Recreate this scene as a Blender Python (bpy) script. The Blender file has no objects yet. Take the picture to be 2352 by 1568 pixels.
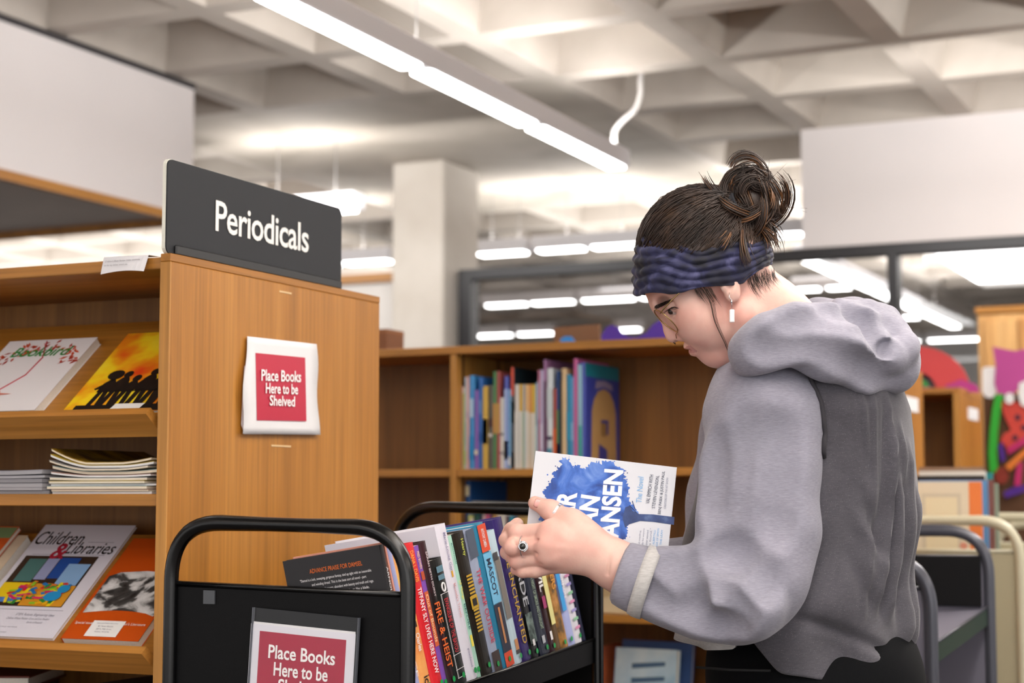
import bpy, bmesh, math, random
import numpy as np
from mathutils import Vector, Matrix, Euler
R_ = math.radians
rng = random.Random(7)
SC = bpy.context.scene
COL = SC.collection

# ---------------------------------------------------------------- camera, world, lights, exposure
F_PX = 4000.0
PSI, PITCH = R_(25.1), math.atan(356.0 / F_PX)
CAM_H = 1.145
cd = bpy.data.cameras.new('camera')
cam = bpy.data.objects.new('camera', cd); COL.objects.link(cam)
cam.location = (0, 0, CAM_H)
cam.rotation_euler = (math.pi / 2 + PITCH, 0, PSI)
cd.sensor_width = 36.0
cd.lens = F_PX / 2352.0 * 36.0
cd.dof.use_dof = True
cd.dof.focus_distance = 2.52
cd.dof.aperture_fstop = 4.2
cd.clip_start = 0.05
SC.camera = cam
vs = SC.view_settings
vs.view_transform = 'Standard'; vs.look = 'None'; vs.gamma = 1.0; vs.use_curve_mapping = False
vs.exposure = 0.0
w = bpy.data.worlds.new('world'); SC.world = w; w.use_nodes = True
w.node_tree.nodes['Background'].inputs[0].default_value = (1.0, 0.97, 0.95, 1)
w.node_tree.nodes['Background'].inputs[1].default_value = 1.0

def area(name, loc, sx, sy, power, rot=(0, 0, 0), col=(1, 0.98, 0.962)):
    l = bpy.data.lights.new(name, 'AREA'); l.shape = 'RECTANGLE'; l.size = sx; l.size_y = sy
    l.energy = power; l.color = col
    o = bpy.data.objects.new(name, l); COL.objects.link(o); o.location = loc; o.rotation_euler = rot
    return o
# direct and indirect ceiling lamp rows above and behind the photographer
UP = (math.pi, 0, 0)
for x_, y_, sx_, sy_, dn_, up_ in ((-0.1, 1.2, .3, 5, 38, 210), (2.6, 2.5, .3, 7, 50, 260), (-1.4, -1.6, 4.5, .3, 40, 150), (0.2, 5.6, .3, 4, 46, 200)):
    area('ceiling_lamp_row', (x_, y_, 2.60), sx_, sy_, dn_)
    area('unseen_uplight', (x_, y_, 2.66), sx_, sy_, up_, UP)
area('unseen_uplight', (-9, 11, 2.66), 5, 4, 190, UP)  # added upward fill to brighten the far left ceiling, no lamps built there
area('unseen_uplight', (-2.6, 11.6, 2.66), 4.5, 4, 170, UP)  # added upward fill for the dim ceiling behind the column and glass
area('added_wall_fill', (-5.2, 7.45, 2.62), 3.2, .2, 24, (R_(80), 0, 0))  # added fill that brightens the column and pale partition
# added fills aimed at the pale walls, standing in for sideways lamp light
area('added_wall_fill', (0.1, 7.0, 2.62), 4.4, .2, 46, (R_(88), 0, 0))
area('added_wall_fill', (-2.95, 2.8, 2.60), .2, 7.5, 52, (0, R_(86), 0))
# added soft fill behind and beside the photographer, standing in for daylight
area('added_side_fill', (2.6, -2.6, 1.7), 5.0, 2.4, 52, (R_(84), 0, R_(38)), (1, 0.98, 0.97))

# ---------------------------------------------------------------- picture geometry
_c, _s = math.cos(PSI), math.sin(PSI)
_cp, _sp = math.cos(PITCH), math.sin(PITCH)
VR = Vector((_c, _s, 0)); VF = Vector((-_s * _cp, _c * _cp, _sp)); VU = Vector((_s * _sp, -_c * _sp, _cp))
CAMP = Vector((0, 0, CAM_H))
def ray(px, py): return VR * ((px - 1176) / F_PX) + VU * ((784 - py) / F_PX) + VF
def on_x(px, py, X): d = ray(px, py); return CAMP + d * (X / d.x)
def on_y(px, py, Y): d = ray(px, py); return CAMP + d * (Y / d.y)
def on_z(px, py, Z): d = ray(px, py); return CAMP + d * ((Z - CAM_H) / d.z)
def at(px, py, z): return CAMP + ray(px, py) * z

# ---------------------------------------------------------------- object helpers
def tag(o, label=None, cat=None, group=None, kind=None):
    if label: o['label'] = label
    if cat: o['category'] = cat
    if group: o['group'] = group
    if kind: o['kind'] = kind
    return o
def empty(name, loc=(0, 0, 0), rot=(0, 0, 0)):
    o = bpy.data.objects.new(name, None); COL.objects.link(o); o.location = loc; o.rotation_euler = rot
    o.empty_display_size = 0.05
    return o
def thing(name, label, cat, loc=(0, 0, 0), rot=(0, 0, 0), group=None):
    return tag(empty(name, loc, rot), label, cat, group)
def mesh_obj(name, verts, faces, mats, parent=None, smooth=False, midx=None, label=None):
    me = bpy.data.meshes.new(name)
    me.from_pydata([tuple(v) for v in verts], [], [tuple(f) for f in faces])
    if not isinstance(mats, (list, tuple)): mats = [mats]
    for m in mats: me.materials.append(m)
    if midx is not None: me.polygons.foreach_set('material_index', list(midx))
    if smooth: me.polygons.foreach_set('use_smooth', [True] * len(me.polygons))
    me.update()
    o = bpy.data.objects.new(name, me); COL.objects.link(o)
    if parent: o.parent = parent
    if label: o['label'] = label
    return o
class MB:
    """collects shapes of one part"""
    def __init__(s): s.v, s.f, s.m, s.xf = [], [], [], None
    def add(s, vs, fs, mi=0):
        b = len(s.v)
        s.v += [Vector(v) for v in vs]; s.f += [[b + i for i in f] for f in fs]; s.m += [mi] * len(fs)
        return s
    def box(s, lo, hi, mi=0, bev=0.0, M=None):
        x0, y0, z0 = lo; x1, y1, z1 = hi
        b = min(bev, abs(x1 - x0) * .45, abs(y1 - y0) * .45, abs(z1 - z0) * .45)
        if b <= 0:
            vs = [(x0, y0, z0), (x1, y0, z0), (x1, y1, z0), (x0, y1, z0), (x0, y0, z1), (x1, y0, z1), (x1, y1, z1), (x0, y1, z1)]
            fs = [(0, 3, 2, 1), (4, 5, 6, 7), (0, 1, 5, 4), (1, 2, 6, 5), (2, 3, 7, 6), (3, 0, 4, 7)]
        else:
            vs = []; idx = {}
            for i, X in enumerate((x0, x1)):
                for j, Y in enumerate((y0, y1)):
                    for k, Z in enumerate((z0, z1)):
                        sx, sy, sz = (b if i == 0 else -b), (b if j == 0 else -b), (b if k == 0 else -b)
                        idx[(i, j, k, 0)] = len(vs); vs.append((X, Y + sy, Z + sz))
                        idx[(i, j, k, 1)] = len(vs); vs.append((X + sx, Y, Z + sz))
                        idx[(i, j, k, 2)] = len(vs); vs.append((X + sx, Y + sy, Z))
            fs = []
            I = lambda i, j, k, a: idx[(i, j, k, a)]
            for i in (0, 1):
                q = [I(i, 0, 0, 0), I(i, 1, 0, 0), I(i, 1, 1, 0), I(i, 0, 1, 0)]; fs.append(q if i else q[::-1])
                q = [I(0, i, 0, 1), I(0, i, 1, 1), I(1, i, 1, 1), I(1, i, 0, 1)]; fs.append(q if i else q[::-1])
                q = [I(0, 0, i, 2), I(1, 0, i, 2), I(1, 1, i, 2), I(0, 1, i, 2)]; fs.append(q if i else q[::-1])
            for j in (0, 1):
                for k in (0, 1):
                    q = [I(0, j, k, 1), I(1, j, k, 1), I(1, j, k, 2), I(0, j, k, 2)]; fs.append(q if (j + k) % 2 == 0 else q[::-1])
                    q = [I(j, 0, k, 0), I(j, 1, k, 0), I(j, 1, k, 2), I(j, 0, k, 2)]; fs.append(q if (j + k) % 2 == 1 else q[::-1])
                    q = [I(j, k, 0, 0), I(j, k, 1, 0), I(j, k, 1, 1), I(j, k, 0, 1)]; fs.append(q if (j + k) % 2 == 0 else q[::-1])
            for i in (0, 1):
                for j in (0, 1):
                    for k in (0, 1):
                        q = [I(i, j, k, 0), I(i, j, k, 1), I(i, j, k, 2)]; fs.append(q if (i + j + k) % 2 == 1 else q[::-1])
        if M is not None: vs = [M @ Vector(v) for v in vs]
        return s.add(vs, fs, mi)
    def quad(s, a, b, c, d, mi=0): return s.add([a, b, c, d], [(0, 1, 2, 3)], mi)
    def prism(s, pts, ex, mi=0):
        """closed polygon (list of 3-D points) pushed along vector ex"""
        n = len(pts); ex = Vector(ex); p = [Vector(q) for q in pts]
        fs = [list(range(n))[::-1], [n + i for i in range(n)]] + [(i, (i + 1) % n, n + (i + 1) % n, n + i) for i in range(n)]
        return s.add(p + [q + ex for q in p], fs, mi)
    def tube(s, path, r, seg=10, mi=0, cap=True, flat=None, closed=False):
        """round bar along a path; r may be a list"""
        P = [Vector(p) for p in path]; n = len(P); rr = r if isinstance(r, (list, tuple)) else [r] * n
        vs, fs = [], []; prev = None
        for i in range(n):
            if closed: t = P[(i + 1) % n] - P[i - 1]
            else: t = P[min(i + 1, n - 1)] - P[max(i - 1, 0)]
            if t.length < 1e-9: t = Vector((0, 0, 1))
            t.normalize()
            if prev is None:
                u = t.orthogonal().normalized()
                if flat is not None:
                    u = Vector(flat) - t * t.dot(Vector(flat)); u.normalize()
            else:
                u = prev - t * t.dot(prev)
                u = u.normalized() if u.length > 1e-6 else t.orthogonal().normalized()
            prev = u; v = t.cross(u)
            for k in range(seg):
                a = 2 * math.pi * k / seg
                vs.append(P[i] + u * math.cos(a) * rr[i] + v * math.sin(a) * rr[i])
        last = n if closed else n - 1
        for i in range(last):
            j = (i + 1) % n
            for k in range(seg):
                fs.append((i * seg + k, i * seg + (k + 1) % seg, j * seg + (k + 1) % seg, j * seg + k))
        if cap and not closed:
            fs.append(list(range(seg))[::-1]); fs.append([(n - 1) * seg + k for k in range(seg)])
        return s.add(vs, fs, mi)
    def ball(s, c, r, nu=12, nv=8, mi=0, M=None):
        r = Vector(r) if hasattr(r, '__len__') else Vector((r, r, r)); c = Vector(c)
        vs = [Vector((0, 0, -r.z))]
        for j in range(1, nv):
            a = -math.pi / 2 + math.pi * j / nv
            for i in range(nu):
                b = 2 * math.pi * i / nu
                vs.append(Vector((r.x * math.cos(a) * math.cos(b), r.y * math.cos(a) * math.sin(b), r.z * math.sin(a))))
        vs.append(Vector((0, 0, r.z))); fs = []
        for i in range(nu): fs.append((0, 1 + (i + 1) % nu, 1 + i))
        for j in range(nv - 2):
            for i in range(nu):
                a = 1 + j * nu; fs.append((a + i, a + (i + 1) % nu, a + nu + (i + 1) % nu, a + nu + i))
        a = 1 + (nv - 2) * nu
        for i in range(nu): fs.append((a + i, a + (i + 1) % nu, len(vs) - 1))
        if M is not None: vs = [M @ v for v in vs]
        return s.add([c + v for v in vs], fs, mi)
    def build(s, name, mats, parent=None, smooth=False, label=None, M=None):
        vs = s.v if M is None else [M @ v for v in s.v]
        return mesh_obj(name, vs, s.f, mats, parent, smooth, s.m, label)
def fillet(pts, r, n=7):
    P = [Vector(p) for p in pts]; out = [P[0]]
    for i in range(1, len(P) - 1):
        a, b, c = P[i - 1], P[i], P[i + 1]
        u, v = (a - b), (c - b); ru = min(r, u.length * .48, v.length * .48)
        A, B = b + u.normalized() * ru, b + v.normalized() * ru
        for k in range(n + 1):
            t = k / n; out.append(A * (1 - t) ** 2 + b * 2 * t * (1 - t) + B * t * t)
    return out + [P[-1]]

# ---------------------------------------------------------------- materials
def srgb(h):
    h = h.lstrip('#'); c = [int(h[i:i + 2], 16) / 255 for i in (0, 2, 4)]
    return tuple((x / 12.92 if x <= .04045 else ((x + .055) / 1.055) ** 2.4) for x in c) + (1,)
_M = {}
def mat(name, col='#808080', rough=.5, metal=0.0, spec=.5, bump=0.0, bscale=200.0, vary=0.0, vscale=20.0, coat=0.0, emit=None, estr=0.0, alpha=None):
    if name in _M: return _M[name]
    m = bpy.data.materials.new(name); m.use_nodes = True; nt = m.node_tree; b = nt.nodes['Principled BSDF']
    c = srgb(col) if isinstance(col, str) else tuple(col) + ((1,) if len(col) == 3 else ())
    b.inputs['Base Color'].default_value = c; b.inputs['Roughness'].default_value = rough; b.inputs['Metallic'].default_value = metal
    b.inputs['Specular IOR Level'].default_value = spec; b.inputs['Coat Weight'].default_value = coat
    if emit: b.inputs['Emission Color'].default_value = srgb(emit) if isinstance(emit, str) else emit; b.inputs['Emission Strength'].default_value = estr
    if vary or bump:
        tc = nt.nodes.new('ShaderNodeTexCoord')
        if vary:
            n = nt.nodes.new('ShaderNodeTexNoise'); n.inputs['Scale'].default_value = vscale; n.inputs['Detail'].default_value = 4
            nt.links.new(tc.outputs['Object'], n.inputs['Vector'])
            mr = nt.nodes.new('ShaderNodeMapRange'); mr.inputs['From Min'].default_value = .25; mr.inputs['From Max'].default_value = .75
            mr.inputs['To Min'].default_value = 1 - vary; mr.inputs['To Max'].default_value = 1 + vary
            nt.links.new(n.outputs['Fac'], mr.inputs['Value'])
            mx = nt.nodes.new('ShaderNodeVectorMath'); mx.operation = 'SCALE'; mx.inputs[0].default_value = c[:3]
            nt.links.new(mr.outputs['Result'], mx.inputs['Scale']); nt.links.new(mx.outputs['Vector'], b.inputs['Base Color'])
        if bump:
            n = nt.nodes.new('ShaderNodeTexNoise'); n.inputs['Scale'].default_value = bscale; n.inputs['Detail'].default_value = 3
            nt.links.new(tc.outputs['Object'], n.inputs['Vector'])
            bp = nt.nodes.new('ShaderNodeBump'); bp.inputs['Strength'].default_value = bump; bp.inputs['Distance'].default_value = .002
            nt.links.new(n.outputs['Fac'], bp.inputs['Height']); nt.links.new(bp.outputs['Normal'], b.inputs['Normal'])
    _M[name] = m
    return m
def ramp_mat(name, stops, scale=(1, 1, 1), detail=5, nscale=1.0, rough=.5, distort=0.0, bump=0.0, second=None, spec=.5, kind='noise'):
    """procedural pattern coloured by a ramp; stops = [(pos, hex), ...]"""
    if name in _M: return _M[name]
    m = bpy.data.materials.new(name); m.use_nodes = True; nt = m.node_tree; b = nt.nodes['Principled BSDF']
    b.inputs['Roughness'].default_value = rough; b.inputs['Specular IOR Level'].default_value = spec
    tc = nt.nodes.new('ShaderNodeTexCoord'); mp = nt.nodes.new('ShaderNodeMapping'); mp.inputs['Scale'].default_value = scale
    nt.links.new(tc.outputs['Object'], mp.inputs['Vector'])
    if kind == 'voronoi':
        n = nt.nodes.new('ShaderNodeTexVoronoi'); n.inputs['Scale'].default_value = nscale; out = n.outputs['Distance']
    else:
        n = nt.nodes.new('ShaderNodeTexNoise'); n.inputs['Scale'].default_value = nscale; n.inputs['Detail'].default_value = detail
        n.inputs['Distortion'].default_value = distort; out = n.outputs['Fac']
    nt.links.new(mp.outputs['Vector'], n.inputs['Vector'])
    cr = nt.nodes.new('ShaderNodeValToRGB'); el = cr.color_ramp.elements
    while len(el) < len(stops): el.new(.5)
    for e, (p, h) in zip(el, stops): e.position = p; e.color = srgb(h)
    nt.links.new(out, cr.inputs['Fac'])
    last = cr.outputs['Color']
    if second:   # fine streaks multiplied on top: (scale vector, noise scale, lo, hi)
        mp2 = nt.nodes.new('ShaderNodeMapping'); mp2.inputs['Scale'].default_value = second[0]
        nt.links.new(tc.outputs['Object'], mp2.inputs['Vector'])
        n2 = nt.nodes.new('ShaderNodeTexNoise'); n2.inputs['Scale'].default_value = second[1]; n2.inputs['Detail'].default_value = 3
        nt.links.new(mp2.outputs['Vector'], n2.inputs['Vector'])
        mr = nt.nodes.new('ShaderNodeMapRange'); mr.inputs['From Min'].default_value = .3; mr.inputs['From Max'].default_value = .7
        mr.inputs['To Min'].default_value = second[2]; mr.inputs['To Max'].default_value = second[3]
        nt.links.new(n2.outputs['Fac'], mr.inputs['Value'])
        sc = nt.nodes.new('ShaderNodeVectorMath'); sc.operation = 'SCALE'
        nt.links.new(last, sc.inputs[0]); nt.links.new(mr.outputs['Result'], sc.inputs['Scale']); last = sc.outputs['Vector']
    nt.links.new(last, b.inputs['Base Color'])
    if bump:
        bp = nt.nodes.new('ShaderNodeBump'); bp.inputs['Strength'].default_value = bump; bp.inputs['Distance'].default_value = .002
        nt.links.new(out, bp.inputs['Height']); nt.links.new(bp.outputs['Normal'], b.inputs['Normal'])
    _M[name] = m
    return m
def oak(name, axis, lo='#9a6420', mid='#ab7128', hi='#b87e34', rough=.42):
    s = [14, 14, 14]; s[axis] = .8; t = [150, 150, 150]; t[axis] = 3.5
    return ramp_mat(name, [(.3, lo), (.5, mid), (.7, hi)], s, 4, 1.0, rough, 0.6, .04, (t, 1.0, .80, 1.10))
OAK_V, OAK_H, OAK_D = oak('oak_vertical', 2), oak('oak_lengthwise', 0), oak('oak_depthwise', 1)
OAK_E = oak('oak_edge', 2, '#ad7633', '#bf8740', '#cb944c')
OAK_EH = oak('oak_edge_lengthwise', 0, '#a06b26', '#b37935', '#c28840')
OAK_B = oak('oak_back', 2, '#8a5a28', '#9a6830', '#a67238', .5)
BLACK_MET = mat('black_enamel', '#050506', .25, 0, .5, .03, 300)
BLACK_SHEET = mat('black_sheet_metal', '#050507', .5, 0, .2, .05, 400)
PAPER = mat('white_paper', '#e0e0e3', .75)
PAGE = mat('page_edges', '#dcd3c0', .8, vary=.08, vscale=300)
PAGE_W = mat('page_edges_pale', '#e8e4da', .8, vary=.06, vscale=300)
LAMP = mat('lamp_diffuser', '#ffffff', .6, emit=(1, .99, .98, 1), estr=10)
UPLAMP = mat('lamp_uplight', '#ffffff', .6, emit=(1, .985, .965, 1), estr=40.0)
LAMP_BODY = mat('lamp_housing', '#d8d6da', .45)
CONC = ramp_mat('concrete_cast', [(.25, '#a59c92'), (.5, '#b3aaa0'), (.75, '#bdb4aa')], (1, 1, 1), 6, 2.5, .85, 0.3, .1)
CONC2 = ramp_mat('concrete_slab', [(.25, '#8f8679'), (.5, '#a79e92'), (.8, '#b8afa4')], (1, 1, 1), 8, 1.6, .8, 0.8, .1)
COLM = ramp_mat('concrete_column', [(.25, '#c2b9ae'), (.5, '#cbc3b9'), (.75, '#d2cac1')], (1, 1, 1), 6, 3, .8, .3, .1)
WALLW = mat('white_wall_paint', '#dcd5d3', .8, vary=.02, vscale=2)
DARKFR = mat('dark_window_frame', '#1d1b1e', .4)
def glass(name, gl=.06, rough=.02, tint=(1, 1, 1, 1)):
    if name in _M: return _M[name]
    m = bpy.data.materials.new(name); m.use_nodes = True; nt = m.node_tree; nt.nodes.remove(nt.nodes['Principled BSDF'])
    t = nt.nodes.new('ShaderNodeBsdfTransparent'); t.inputs[0].default_value = tint
    g = nt.nodes.new('ShaderNodeBsdfGlossy'); g.inputs['Roughness'].default_value = rough
    mx = nt.nodes.new('ShaderNodeMixShader'); mx.inputs[0].default_value = gl
    nt.links.new(t.outputs[0], mx.inputs[1]); nt.links.new(g.outputs[0], mx.inputs[2])
    nt.links.new(mx.outputs[0], nt.nodes['Material Output'].inputs['Surface'])
    _M[name] = m
    return m

def text_mesh(body, size=1.0, bold=0.0, shear=0.0, align='CENTER', space=1.0, line=1.0):
    """letters as flat triangles in the xy plane -> verts, faces, (x0,y0,x1,y1)"""
    f = bpy.data.curves.new('lettering', 'FONT'); f.body = body; f.size = size; f.align_x = align
    f.offset = bold; f.shear = shear; f.space_character = space; f.space_line = line; f.resolution_u = 3; f.fill_mode = 'FRONT'
    o = bpy.data.objects.new('lettering', f); COL.objects.link(o)
    dg = bpy.context.evaluated_depsgraph_get(); dg.update()
    me = o.evaluated_get(dg).to_mesh()
    vs = [Vector(v.co) for v in me.vertices]; fs = [list(p.vertices) for p in me.polygons]
    o.evaluated_get(dg).to_mesh_clear(); bpy.data.objects.remove(o); bpy.data.curves.remove(f)
    if not vs: return [], [], (0, 0, 1, 1)
    xs = [v.x for v in vs]; ys = [v.y for v in vs]
    return vs, fs, (min(xs), min(ys), max(xs), max(ys))
def lettering(body, m, parent, O, U, V, w=None, h=None, bold=0.0, shear=0.0, align='CENTER', space=1.0, line=1.0, eps=.0004, name='lettering'):
    """letters centred on O, running along unit U, upright along unit V; fitted to width w and/or height h"""
    vs, fs, (x0, y0, x1, y1) = text_mesh(body, 1.0, bold, shear, align, space, line)
    if not vs: return None
    sx = w / (x1 - x0) if w else None; sy = h / (y1 - y0) if h else None
    sx = sx or sy; sy = sy or sx
    cx, cy = (x0 + x1) / 2, (y0 + y1) / 2
    U, V, O = Vector(U).normalized(), Vector(V).normalized(), Vector(O); N = U.cross(V)
    return mesh_obj(name, [O + U * ((v.x - cx) * sx) + V * ((v.y - cy) * sy) + N * eps for v in vs], fs, m, parent)
# ---------------------------------------------------------------- the room
fl = MB().box((-13, -4, -.1), (7, 19, 0)).build('floor', ramp_mat('carpet', [(.3, '#4a4644'), (.7, '#5d5856')], (1, 1, 1), 4, 60, .95)); tag(fl, kind='structure')
CEIL, PAN = 3.0, 3.25
cb = MB()
gx, gy, rib, top_r = .765, .784, .058, .13
ix0, iy0 = -2.33, 7.0
def solid(cx, cy): return (-5.39 < cx < -3.1) and (7.0 < cy < 10.14)
for i in range(-13, 11):
    for j in range(-13, 15):
        xa, xb = ix0 + i * gx, ix0 + (i + 1) * gx; ya, yb = iy0 + j * gy, iy0 + (j + 1) * gy
        cx, cy = (xa + xb) / 2, (ya + yb) / 2
        o4 = [(xa, ya, CEIL), (xb, ya, CEIL), (xb, yb, CEIL), (xa, yb, CEIL)]
        if solid(cx, cy): cb.add(o4, [(3, 2, 1, 0)], 1); continue
        q4 = [(xa + rib, ya + rib, CEIL), (xb - rib, ya + rib, CEIL), (xb - rib, yb - rib, CEIL), (xa + rib, yb - rib, CEIL)]
        t4 = [(xa + top_r, ya + top_r, PAN), (xb - top_r, ya + top_r, PAN), (xb - top_r, yb - top_r, PAN), (xa + top_r, yb - top_r, PAN)]
        fs = [(11, 10, 9, 8)]
        for k in range(4):
            l = (k + 1) % 4; fs += [(k, 4 + k, 4 + l, l), (4 + k, 8 + k, 8 + l, 4 + l)]
        cb.add(o4 + q4 + t4, fs, 0)
tag(cb.build('ceiling', [CONC, CONC2]), kind='structure')
# concrete column
c0 = on_y(900, 600, 8.42); c1 = on_y(1018, 600, 8.42)
tag(MB().box((c0.x, 8.42, 0), (c1.x, 8.86, CEIL), bev=.01).build('column', COLM), kind='structure')
# bulkhead on the left with oak trim
BX, BY, BZ = -4.57, 6.38, 2.39
m = MB().box((-10, -3, BZ), (BX, BY, CEIL - .012))
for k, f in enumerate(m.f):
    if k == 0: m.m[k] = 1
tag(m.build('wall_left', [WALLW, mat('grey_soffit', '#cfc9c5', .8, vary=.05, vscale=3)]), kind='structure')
m = MB().box((BX - .02, -3, BZ - .035), (BX + .012, BY + .012, BZ + .004)).box((-10, BY - .02, BZ - .035), (BX - .02, BY + .012, BZ + .004))
tag(m.build('trim_1', OAK_D), kind='structure')
tag(MB().box((BX, -3, CEIL - .03), (BX + .01, BY, CEIL - .006)).build('shadow_gap_strip', mat('shadow_gap', '#3a3638', .8)), kind='structure')  # dark strip in place of the shadow gap under the ceiling
# glazed partition: dark frame, panes, white wall above
WY = 8.58
jl = on_y(1062, 625, WY).x; jr = on_y(1090, 640, WY).x; wl = on_y(1848, 400, WY).x; mu = on_y(2056, 700, WY).x
HZ = on_y(1700, 583, WY).z; RX = 2.5
m = MB().box((jl, WY - .05, HZ - .055), (RX, WY + .05, HZ)).box((jl, WY - .05, 0), (jr, WY + .05, HZ - .055))
m.box((mu - .025, WY - .05, 0), (mu + .025, WY + .05, HZ - .055)).box((jr, WY - .05, 0), (RX, WY + .05, .09)).box((RX - .05, WY - .05, 0), (RX, WY + .05, HZ - .055))
wf = tag(m.build('window_1', DARKFR), kind='structure')
g = glass('window_glass', .05)
for a, b in ((jr, mu - .025), (mu + .025, RX - .05)):
    MB().box((a, WY - .004, .09), (b, WY + .004, HZ - .055)).build('window_pane', g, wf)
tag(MB().box((wl, WY - .06, HZ), (RX, WY + .12, CEIL)).build('wall_right', WALLW), kind='structure')
# pale partition with oak cap left of the column, far walls
m = MB().box((-9.5, 8.6, 0), (c0.x, 8.75, 2.36)); tag(m.build('wall_partition', mat('pale_wall', '#dcd7d2', .8)), kind='structure')
tag(MB().box((-9.5, 8.56, 2.36), (c0.x, 8.79, 2.41)).build('trim_3', OAK_H), kind='structure')
tag(MB().box((-13, 18.4, 0), (7, 18.6, CEIL)).build('wall_back', mat('far_wall', '#a49b90', .85)), kind='structure')
# flat ceiling panel behind the glass on the right, with a recessed lamp
tag(MB().box((-2.35, 8.75, 2.75), (4, 13.6, 2.80)).build('ceiling_panel', mat('flat_ceiling', '#b5b0ac', .85)), kind='structure')
a = on_z(2240, 572, 2.75); b = on_z(2420, 630, 2.75)
t = thing('ceiling_light', 'square white ceiling lamp panel seen through the glass at far right', 'ceiling light', ((a.x + b.x) / 2, (a.y + b.y) / 2, 2.745))
hx, hy = .42, abs(a.y - b.y) / 2 * 1.0
MB().box((-hx, -hy, -.02), (hx, hy, .005)).build('frame', LAMP_BODY, t)
MB().box((-hx + .03, -hy + .03, -.03), (hx - .03, hy - .03, -.0201)).build('diffuser', LAMP, t)

# ---------------------------------------------------------------- pendant lamps
HB = 2.6
def pendant(label, p0, p1, nseg, group, stems=(), cable=False, up=True, wd=.10):
    """linear lamp from p0 to p1 (x, y) hung under the waffle ceiling"""
    d = Vector((p1[0] - p0[0], p1[1] - p0[1], 0)); L = d.length; ang = math.atan2(d.y, d.x)
    t = thing('pendant_lamp', label, 'ceiling light', (p0[0], p0[1], HB), (0, 0, ang), group)
    w2 = wd / 2
    MB().box((0, -w2, .004), (L, w2, .085), bev=.006).build('housing', LAMP_BODY, t)
    s = L / nseg
    for k in range(nseg):
        x0, x1 = k * s + .03, (k + 1) * s - .03
        pts = []
        for cxx, cyy, a0 in ((x1 - .015, w2 - .02, 0), (x0 + .015, w2 - .02, 90), (x0 + .015, -w2 + .02, 180), (x1 - .015, -w2 + .02, 270)):
            for q in range(5): a = R_(a0 + q * 22.5); pts.append((cxx + .012 * math.cos(a), cyy + .012 * math.sin(a), -.006))
        MB().prism(pts, (0, 0, .0095)).build('diffuser', LAMP, t)
    if up: MB().quad((.05, -w2 + .02, .0858), (L - .05, -w2 + .02, .0858), (L - .05, w2 - .02, .0858), (.05, w2 - .02, .0858)).build('uplight', UPLAMP, t)
    for sx in stems: MB().tube([(sx, 0, .08), (sx, 0, CEIL - HB + .252)], .0022, 6).build('stem', mat('stem_wire', '#8d8a88', .5), t)
    if cable:
        MB().tube(fillet([(L - .07, 0, .08), (L - .07, 0, .165), (L - .06, -.035, .205), (L - .05, -.095, .25), (L - .05, -.12, .31), (L - .05, -.12, .52)], .04), .011, 8).build('cable', mat('white_cable', '#dedbd8', .5), t, True)
    return t
PX = -2.823
pendant('long linear pendant lamp of bright segments hanging above the sign', (PX + .11, 2.16), (PX, 7.16), 5, None, (1.0, 3.0), True)
pendant('linear pendant lamp running away behind the glass partition', (-2.88, 10.3), (-2.88, 15.2), 5, None, (1, 4))
far = 'cross rows of pendant lamps in the distance'
def row(px0, px1, py, Y, nseg, label, up=True):
    a = on_y(px0, py, Y); b = on_y(px1, py, Y)
    xr = max(a.x, b.x)
    if 10.3 < Y < 15.2: xr = min(xr, -2.96)
    L = xr - min(a.x, b.x)
    pendant(label, (min(a.x, b.x), Y), (xr, Y), nseg, far, (L * .3, L * .8), False, up, .12)
row(560, 825, 450, 7.6, 2, 'pendant lamp whose end shows beyond the black sign')
row(560, 905, 602, 9.39, 3, 'pendant lamp between the black sign and the concrete column')
row(1093, 1218, 580, 9.39, 1, 'short pendant lamp just beside the concrete column')
row(1228, 1480, 567, 9.39, 2, 'pendant lamp passing behind the blue headband')
row(1640, 1856, 535, 9.39, 2, 'pendant lamp ending just below the white wall on the right')
row(1112, 1324, 697, 11.95, 2, 'pendant lamp behind the glass, next to its dark left frame', False)
row(1333, 1600, 686, 11.95, 2, 'pendant lamp behind the glass, just left of the forehead', False)
row(1822, 2008, 661, 11.95, 2, 'pendant lamp behind the glass above the hood', False)
row(1092, 1180, 768, 14.2, 1, 'low pendant lamp behind the glass, close over the shelf top', False)
row(1186, 1275, 765, 14.2, 1, 'second low pendant lamp close over the shelf top', False)
row(1418, 1476, 757, 14.2, 1, 'short pendant lamp seen between the purple cutout scallops', False)
row(2062, 2158, 731, 14.2, 1, 'pendant lamp right of the dark mullion', False)
row(2030, 2118, 783, 16.4, 1, 'far pendant lamp just behind the hood', False)
row(2127, 2254, 780, 16.4, 1, 'far pendant lamp touching the tall oak cabinet', False)
# ---------------------------------------------------------------- large oak bookcase (double sided, display shelves)
X1, Y0, Y1, TOP, TK = -1.63, 2.22, 2.885, 1.524, .019
X0 = X1 - .92
bk = thing('bookcase', 'tall oak periodicals bookcase with sloping display shelves beside the black cart', 'bookcase', (X1 - .46, (Y0 + Y1) / 2, 0))
def loc(mb, par):  # world-space shapes into a parent at its location
    return Matrix.Translation(-Vector(par.location))
def wb(par, name, mats, boxes, bev=.0015, **k):
    m = MB()
    for bx in boxes: m.box(bx[0], bx[1], bev=bev)
    return m.build(name, mats, par, M=loc(None, par), **k)
sp = wb(bk, 'side_panel', OAK_V, [((X1 - TK, Y0 + .003, 0), (X1, Y1, TOP - .012))])
wb(bk, 'edge_band', OAK_E, [((X1 - TK - .0005, Y0, 0), (X1 + .0004, Y0 + .004, TOP - .0125))], bev=.0008)
wb(bk, 'top_band', OAK_D, [((X1 - TK, Y0, TOP - .0122), (X1 + .0003, Y1, TOP + .0005))], bev=.001)
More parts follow.
